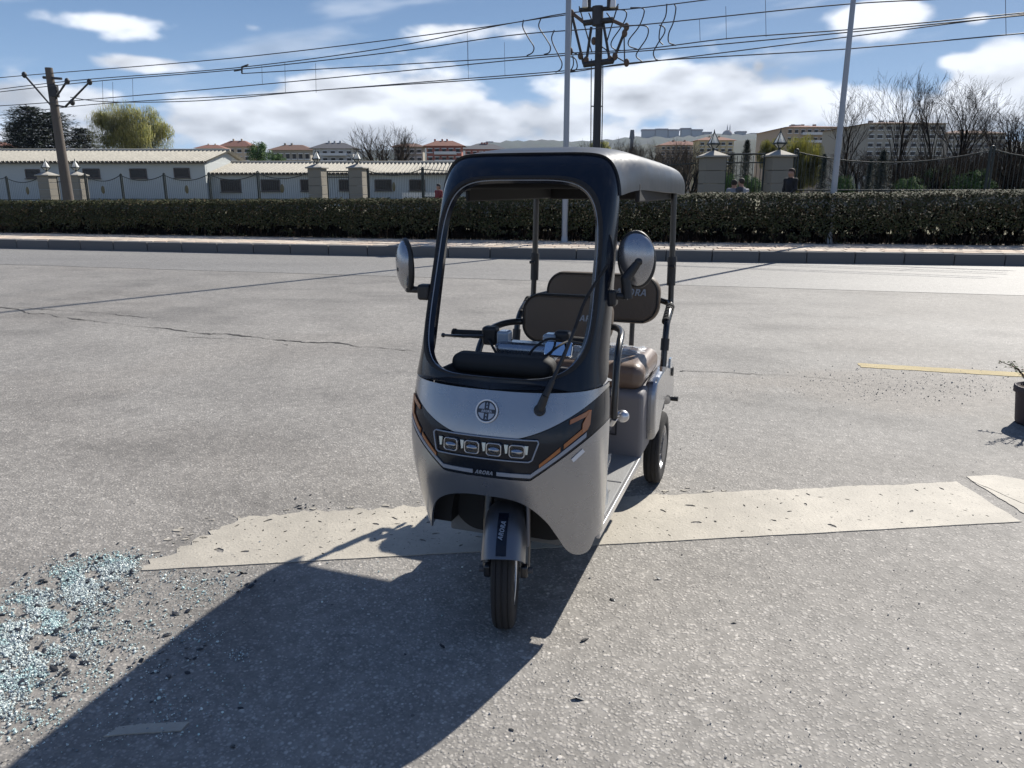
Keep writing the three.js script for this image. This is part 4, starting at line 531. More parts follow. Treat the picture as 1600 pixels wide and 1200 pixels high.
bay(1238, 1540, 234, 254, 297, 0, 'wide iron fence bay with sagging rail between the person in black and the looped post', .13); bay(1540, 1720, 229, 246, 297, 0, 'iron fence bay past the looped post below the bare trees', .13);
function gate(p0, p1, topY, lowY, label) { const D0 = onFence(p0), D1 = onFence(p1), a = at(p0, 290, D0), b = at(p1, 290, D1), g = thing('iron_gate', label, 'gate', V(a.x, .45, a.z)), dx = b.x - a.x, dz = b.z - a.z, Ln = Math.hypot(dx, dz); g.rotation.y = Math.atan2(-dz, dx); const yt = at(p0, topY, D0).y - .45; mesh('frame', [rod(V(0, yt, 0), V(Ln, yt, 0), .035, .035, 6), rod(V(0, yt - .28, 0), V(Ln, yt - .28, 0), .025, .025, 6), rod(V(0, .15, 0), V(Ln, .15, 0), .03, .03, 6), rod(V(.02, 0, 0), V(.02, yt, 0), .035, .035, 6), rod(V(Ln - .02, 0, 0), V(Ln - .02, yt, 0), .035, .035, 6)], M.iron, g); const bars = []; for (let x = .13; x < Ln; x += .13) bars.push(new THREE.CylinderGeometry(.011, .011, yt - .1, 4, 1, true).translate(x, yt / 2, 0)); stuff(mesh('bars', bars, M.iron, g)); }
gate(90, 112, 276, 312, 'narrow iron gate hidden behind the leaning pole'); gate(512, 546, 268, 312, 'narrow iron gate between pillars by the spreading bare tree'); gate(1131, 1192, 241, 300, 'wide iron gate with low double top rail beside the person in black');

// ---------- buildings ----------
M.wallA = std(.46, .48, .47, .9, { bumpMap: dustBump, bumpScale: .003 }); M.glassDark = phy(.02, .019, .02, .12, { specularIntensity: .5 }); M.frame = std(.10, .08, .07, .7); M.eave = std(.10, .085, .075, .9);
const sheetTex = dataTex(256, (i, j) => { const n = tnoise(i / 20, j / 20, 1e6) * .6 + tnoise(i / 5, j / 5, 1e6) * .4; const v = 205 + (n - .5) * 40; return [v, v * .97, v * .91]; }, true);
M.sheet = std(.58, .58, .56, .85, { map: sheetTex });
function shed(p0, p1, eaveY, ridgeY, D, wins, label, sheet = M.sheet) {
  const a = at(p0, 290, D), b = at(p1, 290, D), g = thing('low_building', label, 'building', V(a.x, .4, a.z)); const W = b.x - a.x, ye = at((p0 + p1) / 2, eaveY, D - .4).y - .4, yr = at((p0 + p1) / 2, ridgeY, D + 4).y - .4;
  mesh('wall', [box(W, ye, .25, W / 2, ye / 2, 0), box(.25, ye, 8, .125, ye / 2, -4.1), box(.25, ye, 8, W - .125, ye / 2, -4.1), box(W, ye, .25, W / 2, ye / 2, -8.2)], M.wallA, g);
  mesh('gable', [0.1, W - .1].map(x => { const s = new THREE.Shape(); s.moveTo(0, ye); s.lineTo(4, yr - .06); s.lineTo(8, ye); const q = new THREE.ExtrudeGeometry(s, { depth: .1, bevelEnabled: false }); return q.rotateY(Math.PI / 2).translate(x - .05, 0, 0); }), M.wallA, g); stuff(g.children[g.children.length - 1]);
  const roof = new THREE.Group(); roof.name = 'roof'; g.add(roof);
  for (const s of [1, -1]) { const n = Math.round((W + .6) / .28) * 6, P = [], N = [], I = [], U = []; for (const th of [0, 1]) for (let i = 0; i <= n; i++) { const x = -.3 + (W + .6) * i / n, w = .07 * Math.cos(i / 6 * 2 * Math.PI) - th * .02; for (const q of [0, 1]) { P.push(x, lerp(ye + .02, yr, q) + w, s > 0 ? lerp(.5, -4, q) : lerp(-8.7, -4, q)); U.push(x * .5, q * 2); } } const O = (n + 1) * 2; for (let i = 0; i < n; i++) { const k = 2 * i; I.push(k, k + 2, k + 1, k + 1, k + 2, k + 3, O + k, O + k + 1, O + k + 2, O + k + 1, O + k + 3, O + k + 2, k, O + k, k + 2, k + 2, O + k, O + k + 2); } const q = new THREE.BufferGeometry(); q.setAttribute('position', new THREE.Float32BufferAttribute(P, 3)); q.setAttribute('uv', new THREE.Float32BufferAttribute(U, 2)); q.setIndex(I); q.computeVertexNormals(); mesh('corrugated_sheet', q, sheet, roof); }
  mesh('eave_board', box(W + .5, .16, .05, W / 2, ye - .02, .38), M.eave, roof); mesh('ridge_cap', rod(V(-.3, yr + .05, -4), V(W + .3, yr + .05, -4), .11, .11, 8), sheet, roof);
  for (const [x0, x1, y0, y1] of wins) { const q = at(x0, y0, D - .1), s = at(x1, y1, D - .1), w = s.x - q.x, h = q.y - s.y, wi = new THREE.Group(); wi.name = 'window'; wi.position.set((q.x + s.x) / 2 - a.x, (q.y + s.y) / 2 - .4, .13); g.add(wi); mesh('frame', [box(w, .06, .1, 0, h / 2, 0), box(w, .06, .1, 0, -h / 2, 0), box(.06, h, .1, -w / 2, 0, 0), box(.06, h, .1, w / 2, 0, 0)], M.frame, wi); mesh('pane', box(w - .06, h - .06, .03, 0, 0, .012), M.glassDark, wi); mesh('sill', box(w + .14, .05, .16, 0, -h / 2 - .06, .05), M.eave, wi); }
}
shed(-140, 324, 253, 236, 52, [[130, 157, 264, 278], [203, 230, 264, 278], [272, 297, 263, 277], [40, 64, 265, 278]], 'long white low building with ribbed pale roof behind the leaning pole');
shed(327, 705, 271, 255, 53, [[345, 377, 281, 299], [408, 438, 281, 298], [470, 500, 281, 298], [530, 558, 281, 297], [586, 612, 281, 297], [640, 664, 281, 297]], 'lower white building with ribbed roof behind the middle gate pillars');
shed(712, 930, 273, 258, 54, [[722, 748, 283, 298], [780, 806, 283, 298]], 'white low building seen through the empty windscreen frame');

M.tile = std(.22, .10, .07, .9); M.tileBrown = std(.16, .09, .065, .9); M.slate = std(.09, .09, .10, .8); M.render = [[.52, .43, .32], [.55, .54, .52], [.36, .13, .10], [.45, .34, .24], [.34, .31, .26], [.58, .47, .28]].map(c => std(...c, .9)); M.trimW = std(.62, .62, .62, .8);
function house(p0, p1, yTop, yEave, yLow, D, wallM, roofM, floors, cols, label, opt = {}) {
  const a = at(p0, 290, D), b = at(p1, 290, D), g = thing(opt.name || 'house', label, 'building', V((a.x + b.x) / 2, .3, a.z), opt.turn || 0); const W = b.x - a.x, ye = at(p0, yEave, D).y, yr = at(p0, yTop, D).y, dp = opt.depth || W * .7, y0 = at(p0, yLow, D).y, fh = (ye - Math.max(.3, y0)) / floors;
  mesh('wall', box(W, ye, dp, 0, ye / 2, -dp / 2), wallM, g);
  const rf = new THREE.Shape(), rh = yr - ye; const o = .5; const R = new THREE.BufferGeometry(), k = opt.flat ? .12 : .38; const v = [[-W / 2 - o, ye, o], [W / 2 + o, ye, o], [W / 2 + o, ye, -dp - o], [-W / 2 - o, ye, -dp - o], [-W / 2 + k * dp, ye + rh, -dp * k], [W / 2 - k * dp, ye + rh, -dp * k], [W / 2 - k * dp, ye + rh, -dp * (1 - k)], [-W / 2 + k * dp, ye + rh, -dp * (1 - k)]]; const f = [[0, 1, 5, 4], [1, 2, 6, 5], [2, 3, 7, 6], [3, 0, 4, 7], [4, 5, 6, 7], [3, 2, 1, 0]], P = []; for (const [i, j, l, m] of f) P.push(...v[i], ...v[j], ...v[l], ...v[i], ...v[l], ...v[m]); R.setAttribute('position', new THREE.Float32BufferAttribute(P, 3)); R.computeVertexNormals();
  const roof = mesh('roof', R, roofM, g); for (const q of opt.chimneys || [.3, .7]) mesh('chimney', box(W * .05, rh * .8, W * .05, (q - .5) * W * .7, ye + rh * .9, -dp * .4), wallM, roof);
  for (let i = 0; i < floors; i++) for (let j = 0; j < cols; j++) { const x = (j + .5) / cols * W - W / 2, y = ye - (i + .55) * fh, ww = W / cols * .5, wh = fh * .5, wi = mesh('window', box(ww, wh, .12, x, y, .0), M.glassDark, g); mesh('frame', [box(ww + .2, .12, .1, x, y + wh / 2, .06), box(ww + .3, .14, .2, x, y - wh / 2, .08)], opt.trim || M.trimW, wi); }
  if (opt.balcony) for (let i = 0; i < floors; i++) mesh('balcony', [box(W * .62, .12, 1.2, W * .05, ye - (i + .98) * fh, .6), box(W * .62, fh * .28, .06, W * .05, ye - (i + .84) * fh, 1.18)], M.trimW, g);
  return g;
}
house(314, 352, 229, 235, 256, 120, M.render[3], M.tile, 2, 4, 'reddish roofed house at the end of the long white building'); house(350, 396, 222, 232, 256, 135, M.render[0], M.tile, 2, 4, 'beige house with stepped red roof beside the small round evergreen'); house(428, 488, 229, 238, 256, 112, M.render[4], M.tileBrown, 1, 6, 'brown roofed house next to the small round evergreen', { chimneys: [.2, .45] });
house(492, 554, 226, 236, 258, 100, M.render[1], M.slate, 2, 5, 'white house with dark grey mansard roof and balcony', { balcony: true, chimneys: [.3, .5, .7] }); house(618, 662, 227, 233, 258, 108, M.render[4], M.tileBrown, 2, 4, 'brownish house behind the spreading bare tree'); house(668, 722, 223, 232, 258, 100, M.render[2], M.tile, 2, 5, 'dark red and white house with pinkish roof', { balcony: true, chimneys: [.1, .4, .6] }); house(728, 786, 228, 237, 258, 105, M.render[2], M.slate, 2, 6, 'dark red house with slate roof and white window bands', { chimneys: [.4, .5, .6] }); house(786, 842, 240, 245, 262, 90, M.trimW, M.trimW, 1, 5, 'pale flat hall beside the dark red house', { flat: true }); house(-30, 18, 226, 233, 240, 90, M.render[0], M.tile, 1, 4, 'red roofed house behind the dark pine');
house(1222, 1312, 194, 201, 262, 165, M.render[3], M.tile, 5, 9, 'tan apartment block with red roof behind the hedge lamp post', { name: 'apartment_block', balcony: true, chimneys: [.25, .5, .8], depth: 20 }); house(1346, 1466, 188, 196, 262, 125, M.render[4], M.tileBrown, 5, 9, 'grey brown apartment block behind the bare trees', { name: 'apartment_block', chimneys: [.2, .4, .6, .8], depth: 18 }); house(1088, 1142, 216, 222, 262, 140, M.render[5], M.tile, 4, 5, 'pale yellow block behind the wide iron gate', { name: 'apartment_block' }); house(1030, 1092, 222, 229, 262, 175, M.render[3], M.tile, 4, 8, 'pinkish apartment block behind the tricycle roof', { name: 'apartment_block' }); house(1470, 1560, 205, 211, 262, 150, M.render[4], M.tileBrown, 4, 8, 'dull brown block deep behind the bare trees', { name: 'apartment_block' });
// far hills with their blocks
M.hill = std(.036, .043, .034, 1, { vertexColors: true });
function hill(pts, D, name, label, seed, amp) { const P = [], C = [], I = [], n = 260, cv = curve(pts.map(p => [p[0], p[1]])); const x0 = pts[0][0], x1 = pts[pts.length - 1][0], rows = 8; for (let i = 0; i <= n; i++) { const px = lerp(x0, x1, i / n), tp = at(px, cv(px), D), b = fbm(i * .22, seed, 4) * amp + (h2(i, seed) - .5) * amp * .3; for (let j = 0; j <= rows; j++) { const t = j / rows, s = Math.sin(t * Math.PI / 2); P.push(tp.x * lerp(.7, 1, t), lerp(.2, tp.y + b, s), -D * lerp(.7, 1, t) + (h2(i, j + seed) - .5) * D * .01); const k = .7 + fbm(i * .3, j * .8 + seed, 3) * .9; C.push(k, k * (.9 + h2(i, j) * .2), k * .95); } P.push(tp.x * 1.3, .2, -D * 1.3); C.push(1, 1, 1); } const w = rows + 2; for (let i = 0; i < n; i++) for (let j = 0; j < w - 1; j++) { const a = i * w + j; I.push(a, a + w, a + 1, a + 1, a + w, a + w + 1); } const g = new THREE.BufferGeometry(); g.setAttribute('position', new THREE.Float32BufferAttribute(P, 3)); g.setAttribute('color', new THREE.Float32BufferAttribute(C, 3)); g.setIndex(I); g.computeVertexNormals(); structure(mesh(name, g, M.hill), label); }
hill([[-400, 250], [0, 246], [350, 244], [560, 240], [700, 232], [800, 226], [880, 224], [950, 223], [1000, 218], [1060, 217], [1130, 214], [1180, 215], [1230, 207], [1300, 204], [1400, 216], [1600, 225], [2000, 235]], 1500, 'hill', 'far wooded ridge on the skyline', 5, 9);
hill([[-200, 262], [300, 258], [700, 252], [900, 240], [980, 234], [1080, 230], [1180, 226], [1300, 226], [1500, 236], [1900, 244]], 520, 'hill', 'nearer low wooded slope', 31, 5);
M.farWall = std(.26, .26, .27, .9); M.farRoof = std(.20, .15, .14, .9);
[[1003, 1022, 205], [1024, 1042, 204], [1044, 1060, 205], [1064, 1078, 203], [1080, 1096, 205], [1098, 1110, 209], [1150, 1164, 208], [1172, 1184, 211], [700, 712, 229], [760, 770, 224], [1236, 1250, 198]].forEach(([p0, p1, y], i) => { const D = 1420, a = at(p0, y, D), b = at(p1, y, D), g = thing('hilltop_block', 'pale far apartment block on the skyline ridge', 'building', V((a.x + b.x) / 2, 0, -D), 0, 'far blocks on the skyline ridge'), W = b.x - a.x; mesh('wall', box(W, a.y, 14, 0, a.y / 2, 0), M.farWall, g); mesh('roof', box(W + 2, 3, 16, 0, a.y + 1.4, 0), M.farRoof, g); });
{ const D = 1400, c = at(1136, 214, D), g = thing('mosque', 'far domed mosque with two thin minarets on the ridge', 'mosque', V(c.x, 0, -D)); const t = at(1136, 203, D).y; mesh('hall', box(20, c.y, 20, 0, c.y / 2, 0), M.farWall, g); mesh('dome', new THREE.SphereGeometry(9, 16, 10).translate(0, t - 9, 0), M.farRoof, g); for (const px of [1137, 1141]) { const q = at(px, 194, D); mesh('minaret', [rod(V(q.x - c.x, 0, 0), V(q.x - c.x, q.y - 6, 0), 1.1, .9, 8), rod(V(q.x - c.x, q.y - 6, 0), V(q.x - c.x, q.y, 0), .9, .1, 8)], M.farWall, g); } }
{ const D = 420, t = at(988, 203, D), g = thing('water_tower', 'slim dark tower standing behind the tricycle roof', 'tower', V(t.x, 0, -D)); mesh('shaft', rod(V(0, 0, 0), V(0, t.y - 3, 0), 1.1, .9, 10), M.slate, g); mesh('head', rod(V(0, t.y - 4.5, 0), V(0, t.y, 0), 1.5, 1.0, 10), M.slate, g); }
// ---------- trees ----------
function bareTree(seed, H, spread, opts = {}) { // returns trunk and branch geometry, base at origin
  const r = rng(seed), T = newOut(), B = newOut(), maxD = opts.depth ?? 5;
  const grow = (p, d, len, rad, lev) => {
    const n = lev < 2 ? 4 : 3, pts = [p.clone()], rs = [rad], dir = d.clone(), q = p.clone(); const end = lev >= maxD ? .3 : .55;
    for (let i = 1; i <= n; i++) { dir.x += (r() - .5) * .25; dir.z += (r() - .5) * .25; dir.y += (r() - .35) * .18 + (opts.rise ?? .06); dir.normalize(); q.addScaledVector(dir, len / n); pts.push(q.clone()); rs.push(Math.max(opts.min ?? .006, rad * lerp(1, end, i / n))); }
    tapered(pts, rs, lev < 2 ? 7 : lev < 4 ? 4 : 3, lev === 0 ? T : B);
    if (lev >= maxD) return; const kids = lev === 0 ? (opts.kids ?? 7) : lev > 2 ? 2 + Math.floor(r() * 2) : 3 + Math.floor(r() * 1.6);
    for (let k = 0; k < kids; k++) { const t = lev === 0 ? lerp(opts.first ?? .35, 1, (k + .5) / kids) : lerp(.25, 1, (k + r() * .8) / kids), i = Math.min(n - 1, Math.floor(t * n)), s = pts[i].clone().lerp(pts[i + 1], t * n - i), an = r() * 6.283, sp = spread * (.7 + r() * .6); const a = dir.clone().cross(V(Math.cos(an), .2, Math.sin(an))).normalize(), nd = dir.clone().multiplyScalar(Math.cos(sp)).addScaledVector(a, Math.sin(sp)).normalize(); grow(s, nd, len * (lev === 0 ? (opts.sub ?? .55) * (1.15 - .55 * t) : .52 + r() * .2), Math.max(opts.min ?? .006, lerp(rs[i], rs[i + 1], t * n - i) * (lev === 0 ? .5 : .6)), lev + 1); }
  };
  if (opts.multi) for (let k = 0; k < opts.multi; k++) { const a = k / opts.multi * 6.283 + r(); grow(V(Math.cos(a) * .1, 0, Math.sin(a) * .1), V(Math.cos(a) * spread * .9, 1, Math.sin(a) * spread * .9).normalize(), H * .62, H * .018, 0); } else grow(V(0, 0, 0), V(0, 1, 0), H * .62, H * (opts.thick ?? .018), 0);
  let top = 0; for (const o of [T, B]) for (let i = 1; i < o.P.length; i += 3) top = Math.max(top, o.P[i]); const k = H / top; for (const o of [T, B]) for (let i = 0; i < o.P.length; i++) o.P[i] *= k;
  return [outGeo(T), outGeo(B)];
}
const bareKinds = [bareTree(5, 8, .52, { min: .0045, thick: .011, kids: 8, first: .28, sub: .62 }), bareTree(17, 8, .44, { min: .0045, thick: .011, kids: 10, first: .22, sub: .6 }), bareTree(29, 6, .5, { multi: 6, depth: 4, kids: 6, min: .006, first: .2 }), bareTree(43, 8, .34, { kids: 10, first: .2, min: .0045, thick: .010, sub: .45 })];
M.barkPale = std(.15, .125, .105, .95);
function plantBare(px, yTop, D, kind, label, turn, wide = 1, mat = M.bark, group) { const b = at(px, 290, D), top = at(px, yTop, D).y - .4, g = thing('bare_tree', label, 'tree', V(b.x, .4, b.z), turn, group); const s = top / (kind === 2 ? 6 : 8); g.scale.set(s * wide, s, s * wide); mesh('trunk', bareKinds[kind][0], mat, g); stuff(mesh('crown', bareKinds[kind][1], mat, g)); return g; }
plantBare(606, 190, 62, 2, 'spreading leafless tree beside the middle gate', .5, 1.15, M.barkPale);
plantBare(1318, 122, 42, 0, 'leafless tree right behind the hedge lamp post', 1.1, .95); plantBare(1404, 100, 40, 1, 'tall leafless tree in front of the grey brown apartment block', 2.2, .9); plantBare(1452, 97, 46, 3, 'slender upright leafless tree between two broader ones', .3, .9); plantBare(1495, 112, 38, 0, 'bushy leafless tree above the looped fence post', 4.0, 1.2); plantBare(1488, 120, 40, 1, 'leafless tree crowding the bushy one above the looped fence post', 3.1, 1.1);
plantBare(1588, 148, 36, 2, 'dark twisted leafless tree past the looped fence post', .8, .9); plantBare(1625, 140, 34, 0, 'leafless tree past the twisted dark one', 2.5, 1.1);
[[955, 214, 60, 2], [990, 216, 66, 0], [1020, 218, 58, 2], [1045, 213, 64, 1], [1075, 220, 56, 2], [1062, 224, 52, 0]].forEach(([x, y, D, k], i) => plantBare(x, y, D, k, 'small leafless tree in the thicket behind the tricycle roof', i * 1.3, 1.3, M.barkPale, 'leafless thicket behind the tricycle roof'));
[[1345, 222, 44, 2], [1430, 232, 36, 2], [1468, 228, 34, 2], [1508, 226, 38, 2], [1548, 222, 36, 2], [1572, 232, 33, 2], [1610, 226, 35, 2], [1395, 236, 40, 2]].forEach(([x, y, D, k], i) => plantBare(x, y, D, k, 'low leafless shrub below the bare trees behind the fence', i * 1.7 + .4, 1.5, M.bark, 'leafless shrubs below the bare trees'));
// foliage: clumps of small leaves through an ellipsoid crown with gaps
function blobFoliage(seed, n, R, Hh, lenR, wid, cols, droop, up) { const r = rng(seed), o = newOut(), cl = []; for (let i = 0; i < 46; i++) { const a = r() * 6.283, z = r() * 2 - 1, q = Math.pow(r(), .4); cl.push([Math.cos(a) * Math.sqrt(1 - z * z) * R * q * .85, Hh * .5 + z * Hh * .43 * q, Math.sin(a) * Math.sqrt(1 - z * z) * R * q * .85, R * (.18 + r() * .22), r()]); }
  for (let i = 0; i < n; i++) { const c = cl[Math.floor(r() * cl.length)], a = r() * 6.283, z = r() * 2 - 1, q = c[3] * Math.pow(r(), .33); const p = V(c[0] + Math.cos(a) * Math.sqrt(1 - z * z) * q, c[1] + z * q * .9, c[2] + Math.sin(a) * Math.sqrt(1 - z * z) * q), k = .55 + .5 * c[4] + r() * .5, col = cols[Math.floor(r() * cols.length)].map(v => v * k); if (droop) { const w = newOut(); const len = lenR * (.5 + r()), x = (r() - .5) * .15, zz = (r() - .5) * .15; const b = o.P.length / 3; for (const [s, t] of [[-1, 0], [1, 0], [1, 1], [-1, 1]]) { o.P.push(p.x + s * wid + x * t, p.y - t * len, p.z + zz * t + s * wid * .5 * (a > 3 ? 1 : -1)); o.N.push(Math.cos(a), .5, Math.sin(a)); o.C.push(...col); } o.I.push(b, b + 1, b + 2, b, b + 2, b + 3); } else leaf(o, p, Math.cos(a), (up ?? .6) + r() * .5, Math.sin(a), lenR * (.6 + r() * .8), wid * (.6 + r() * .8), r, col); }
  return outGeo(o); }
function leafy(name, px, yTop, yLow, wpx, D, geo, GH, GR, mat, label, trunkH = .5, group) { const b = at(px, 290, D), y1 = at(px, yTop, D).y, y0 = Math.max(.6, at(px, yLow, D).y), g = thing(name, label, name.includes('shrub') ? 'shrub' : 'tree', V(b.x, .4, b.z), px * .01, group); const w = wpx / FPX * D / 2; mesh('trunk', rod(V(0, 0, 0), V(0, (y0 + y1) / 2 - .4, 0), w * .07 + .03, w * .03 + .02, 8), M.bark, g); const c = stuff(mesh('crown', geo, mat, g)); c.position.y = y0 - .4; c.scale.set(w / GR, (y1 - y0) / GH, w / GR); return g; }
const willowG = blobFoliage(71, 30000, 3, 4, .22, .011, [[.30, .29, .055], [.24, .25, .05], [.34, .31, .08], [.20, .22, .05]], true), bushG = blobFoliage(73, 6000, 1.5, 2, .13, .07, [[.07, .13, .03], [.10, .17, .04], [.05, .10, .03]], false);
leafy('willow_tree', 213, 163, 244, 128, 66, willowG, 4, 3, M.willow, 'round yellow green willow behind the long white building'); leafy('willow_tree', 1252, 214, 300, 66, 40, willowG, 4, 3, M.willow, 'small yellow green weeping tree behind the person in black'); leafy('willow_tree', 935, 221, 240, 34, 70, willowG, 4, 3, M.willow, 'small yellowish tree behind the black pole foot'); leafy('willow_tree', 1200, 218, 262, 40, 60, willowG, 4, 3, M.willow, 'yellowish tree between the right gate pillars');
leafy('willow_tree', 748, 246, 258, 26, 75, willowG, 4, 3, M.willow, 'bright yellow green bush before the dark red slate house');
for (const [x, y0, y1, w, D, l] of [[1172, 276, 306, 44, 36, 'fresh green shrub seen through the wide iron gate'], [1318, 276, 306, 40, 34, 'green shrub next to the hedge lamp post'], [408, 223, 258, 44, 78, 'small round evergreen between the far houses'], [1420, 278, 306, 46, 32, 'green shrub at the foot of the tall leafless tree'], [435, 240, 258, 30, 76, 'low evergreen beside the brown roofed house'], [1135, 270, 308, 34, 40, 'dark shrub next to the gate pillar by the yellow block'], [1520, 266, 306, 70, 33, 'dark shrub beside the looped fence post'], [1465, 262, 306, 80, 35, 'broad dark shrub under the bushy leafless tree']]) leafy('round_shrub', x, y0, y1, w, D, bushG, 2, 1.5, M.leaf, l);
function coniferGeo(seed, layers, sparse) { const r = rng(seed), o = newOut(), T = newOut(); // unit: height 1, half-width .3
  tapered([V(0, 0, 0), V(0, .5, 0), V(0, 1, 0)], [.016, .010, .002], 6, T);
  for (let k = 0; k < layers; k++) { const y = lerp(.06, .985, Math.pow(k / layers, .9)), R = (.31 * Math.pow(1 - y, sparse ? .5 : .8) + .015) * (.75 + r() * .45), n = 7 + Math.floor(r() * 4); for (let j = 0; j < n; j++) { const a = (j + r()) / n * 6.283, L2 = R * (.55 + r() * .6); const tip = V(Math.cos(a) * L2, y + L2 * (sparse ? .12 : -.18), Math.sin(a) * L2); tapered([V(0, y, 0), tip], [.004, .001], 3, T); for (let q = 0; q < (sparse ? 34 : 30); q++) { const t = .2 + .8 * r(), p = V(0, y, 0).lerp(tip, t); p.x += (r() - .5) * .05; p.y += (r() - .5) * .035; p.z += (r() - .5) * .05; const g = .5 + r() * .9; leaf(o, p, r() - .5, .6 + r(), r() - .5, .035, .010, r, [g, g, g]); } } }
  return [outGeo(T), outGeo(o)]; }
const con = [coniferGeo(81, 26, true), coniferGeo(83, 30, false)]; M.pine = std(.030, .045, .030, .85, { vertexColors: true }); M.spruce = std(.035, .06, .055, .85, { vertexColors: true });
function conifer(px, yTop, D, wpx, kind, mat, label) { const b = at(px, 290, D), h = at(px, yTop, D).y - .4, g = thing('conifer', label, 'tree', V(b.x, .4, b.z), px * .37), w = wpx / FPX * D / .6; g.scale.set(w, h, w); mesh('trunk', con[kind][0], M.bark, g); stuff(mesh('crown', con[kind][1], mat, g)); }
conifer(60, 163, 66, 130, 0, M.pine, 'dark ragged pine with a broken outline behind the long white building'); conifer(95, 172, 68, 140, 0, M.pine, 'dark pine hidden behind the top of the leaning pole'); conifer(138, 198, 70, 100, 0, M.pine, 'lower dark pine touching the yellow green willow'); conifer(38, 188, 69, 90, 0, M.pine, 'smaller pine at the edge of the pine clump');
conifer(1375, 232, 32, 52, 1, M.spruce, 'bluish spruce under the tall leafless tree'); conifer(1357, 246, 33, 34, 1, M.spruce, 'lower bluish spruce beside the bigger one'); conifer(1163, 216, 42, 40, 1, M.pine, 'dark spruce standing behind the wide iron gate'); conifer(1284, 238, 34, 36, 1, M.spruce, 'spruce between the weeping tree and the hedge lamp post'); conifer(1140, 236, 46, 30, 0, M.pine, 'slim pine next to the gate pillar by the yellow block');
// small things around the fence
M.picket = std(.7, .7, .68, .7);
{ const D = 38.6, a = at(628, 306, D), b = at(680, 306, D), g = thing('picket_fence', 'low white picket fence in front of the white building window', 'fence', V(a.x, .45, a.z)), W = b.x - a.x, h = at(628, 301, D).y - .45; for (let i = 0; i < 10; i++) mesh('picket', box(.11, h, .03, W * (i + .5) / 10, h / 2, 0), M.picket, g); for (const y of [h * .6, h * .85]) mesh('rail', box(W, .06, .03, W / 2, y, -.032), M.picket, g); }
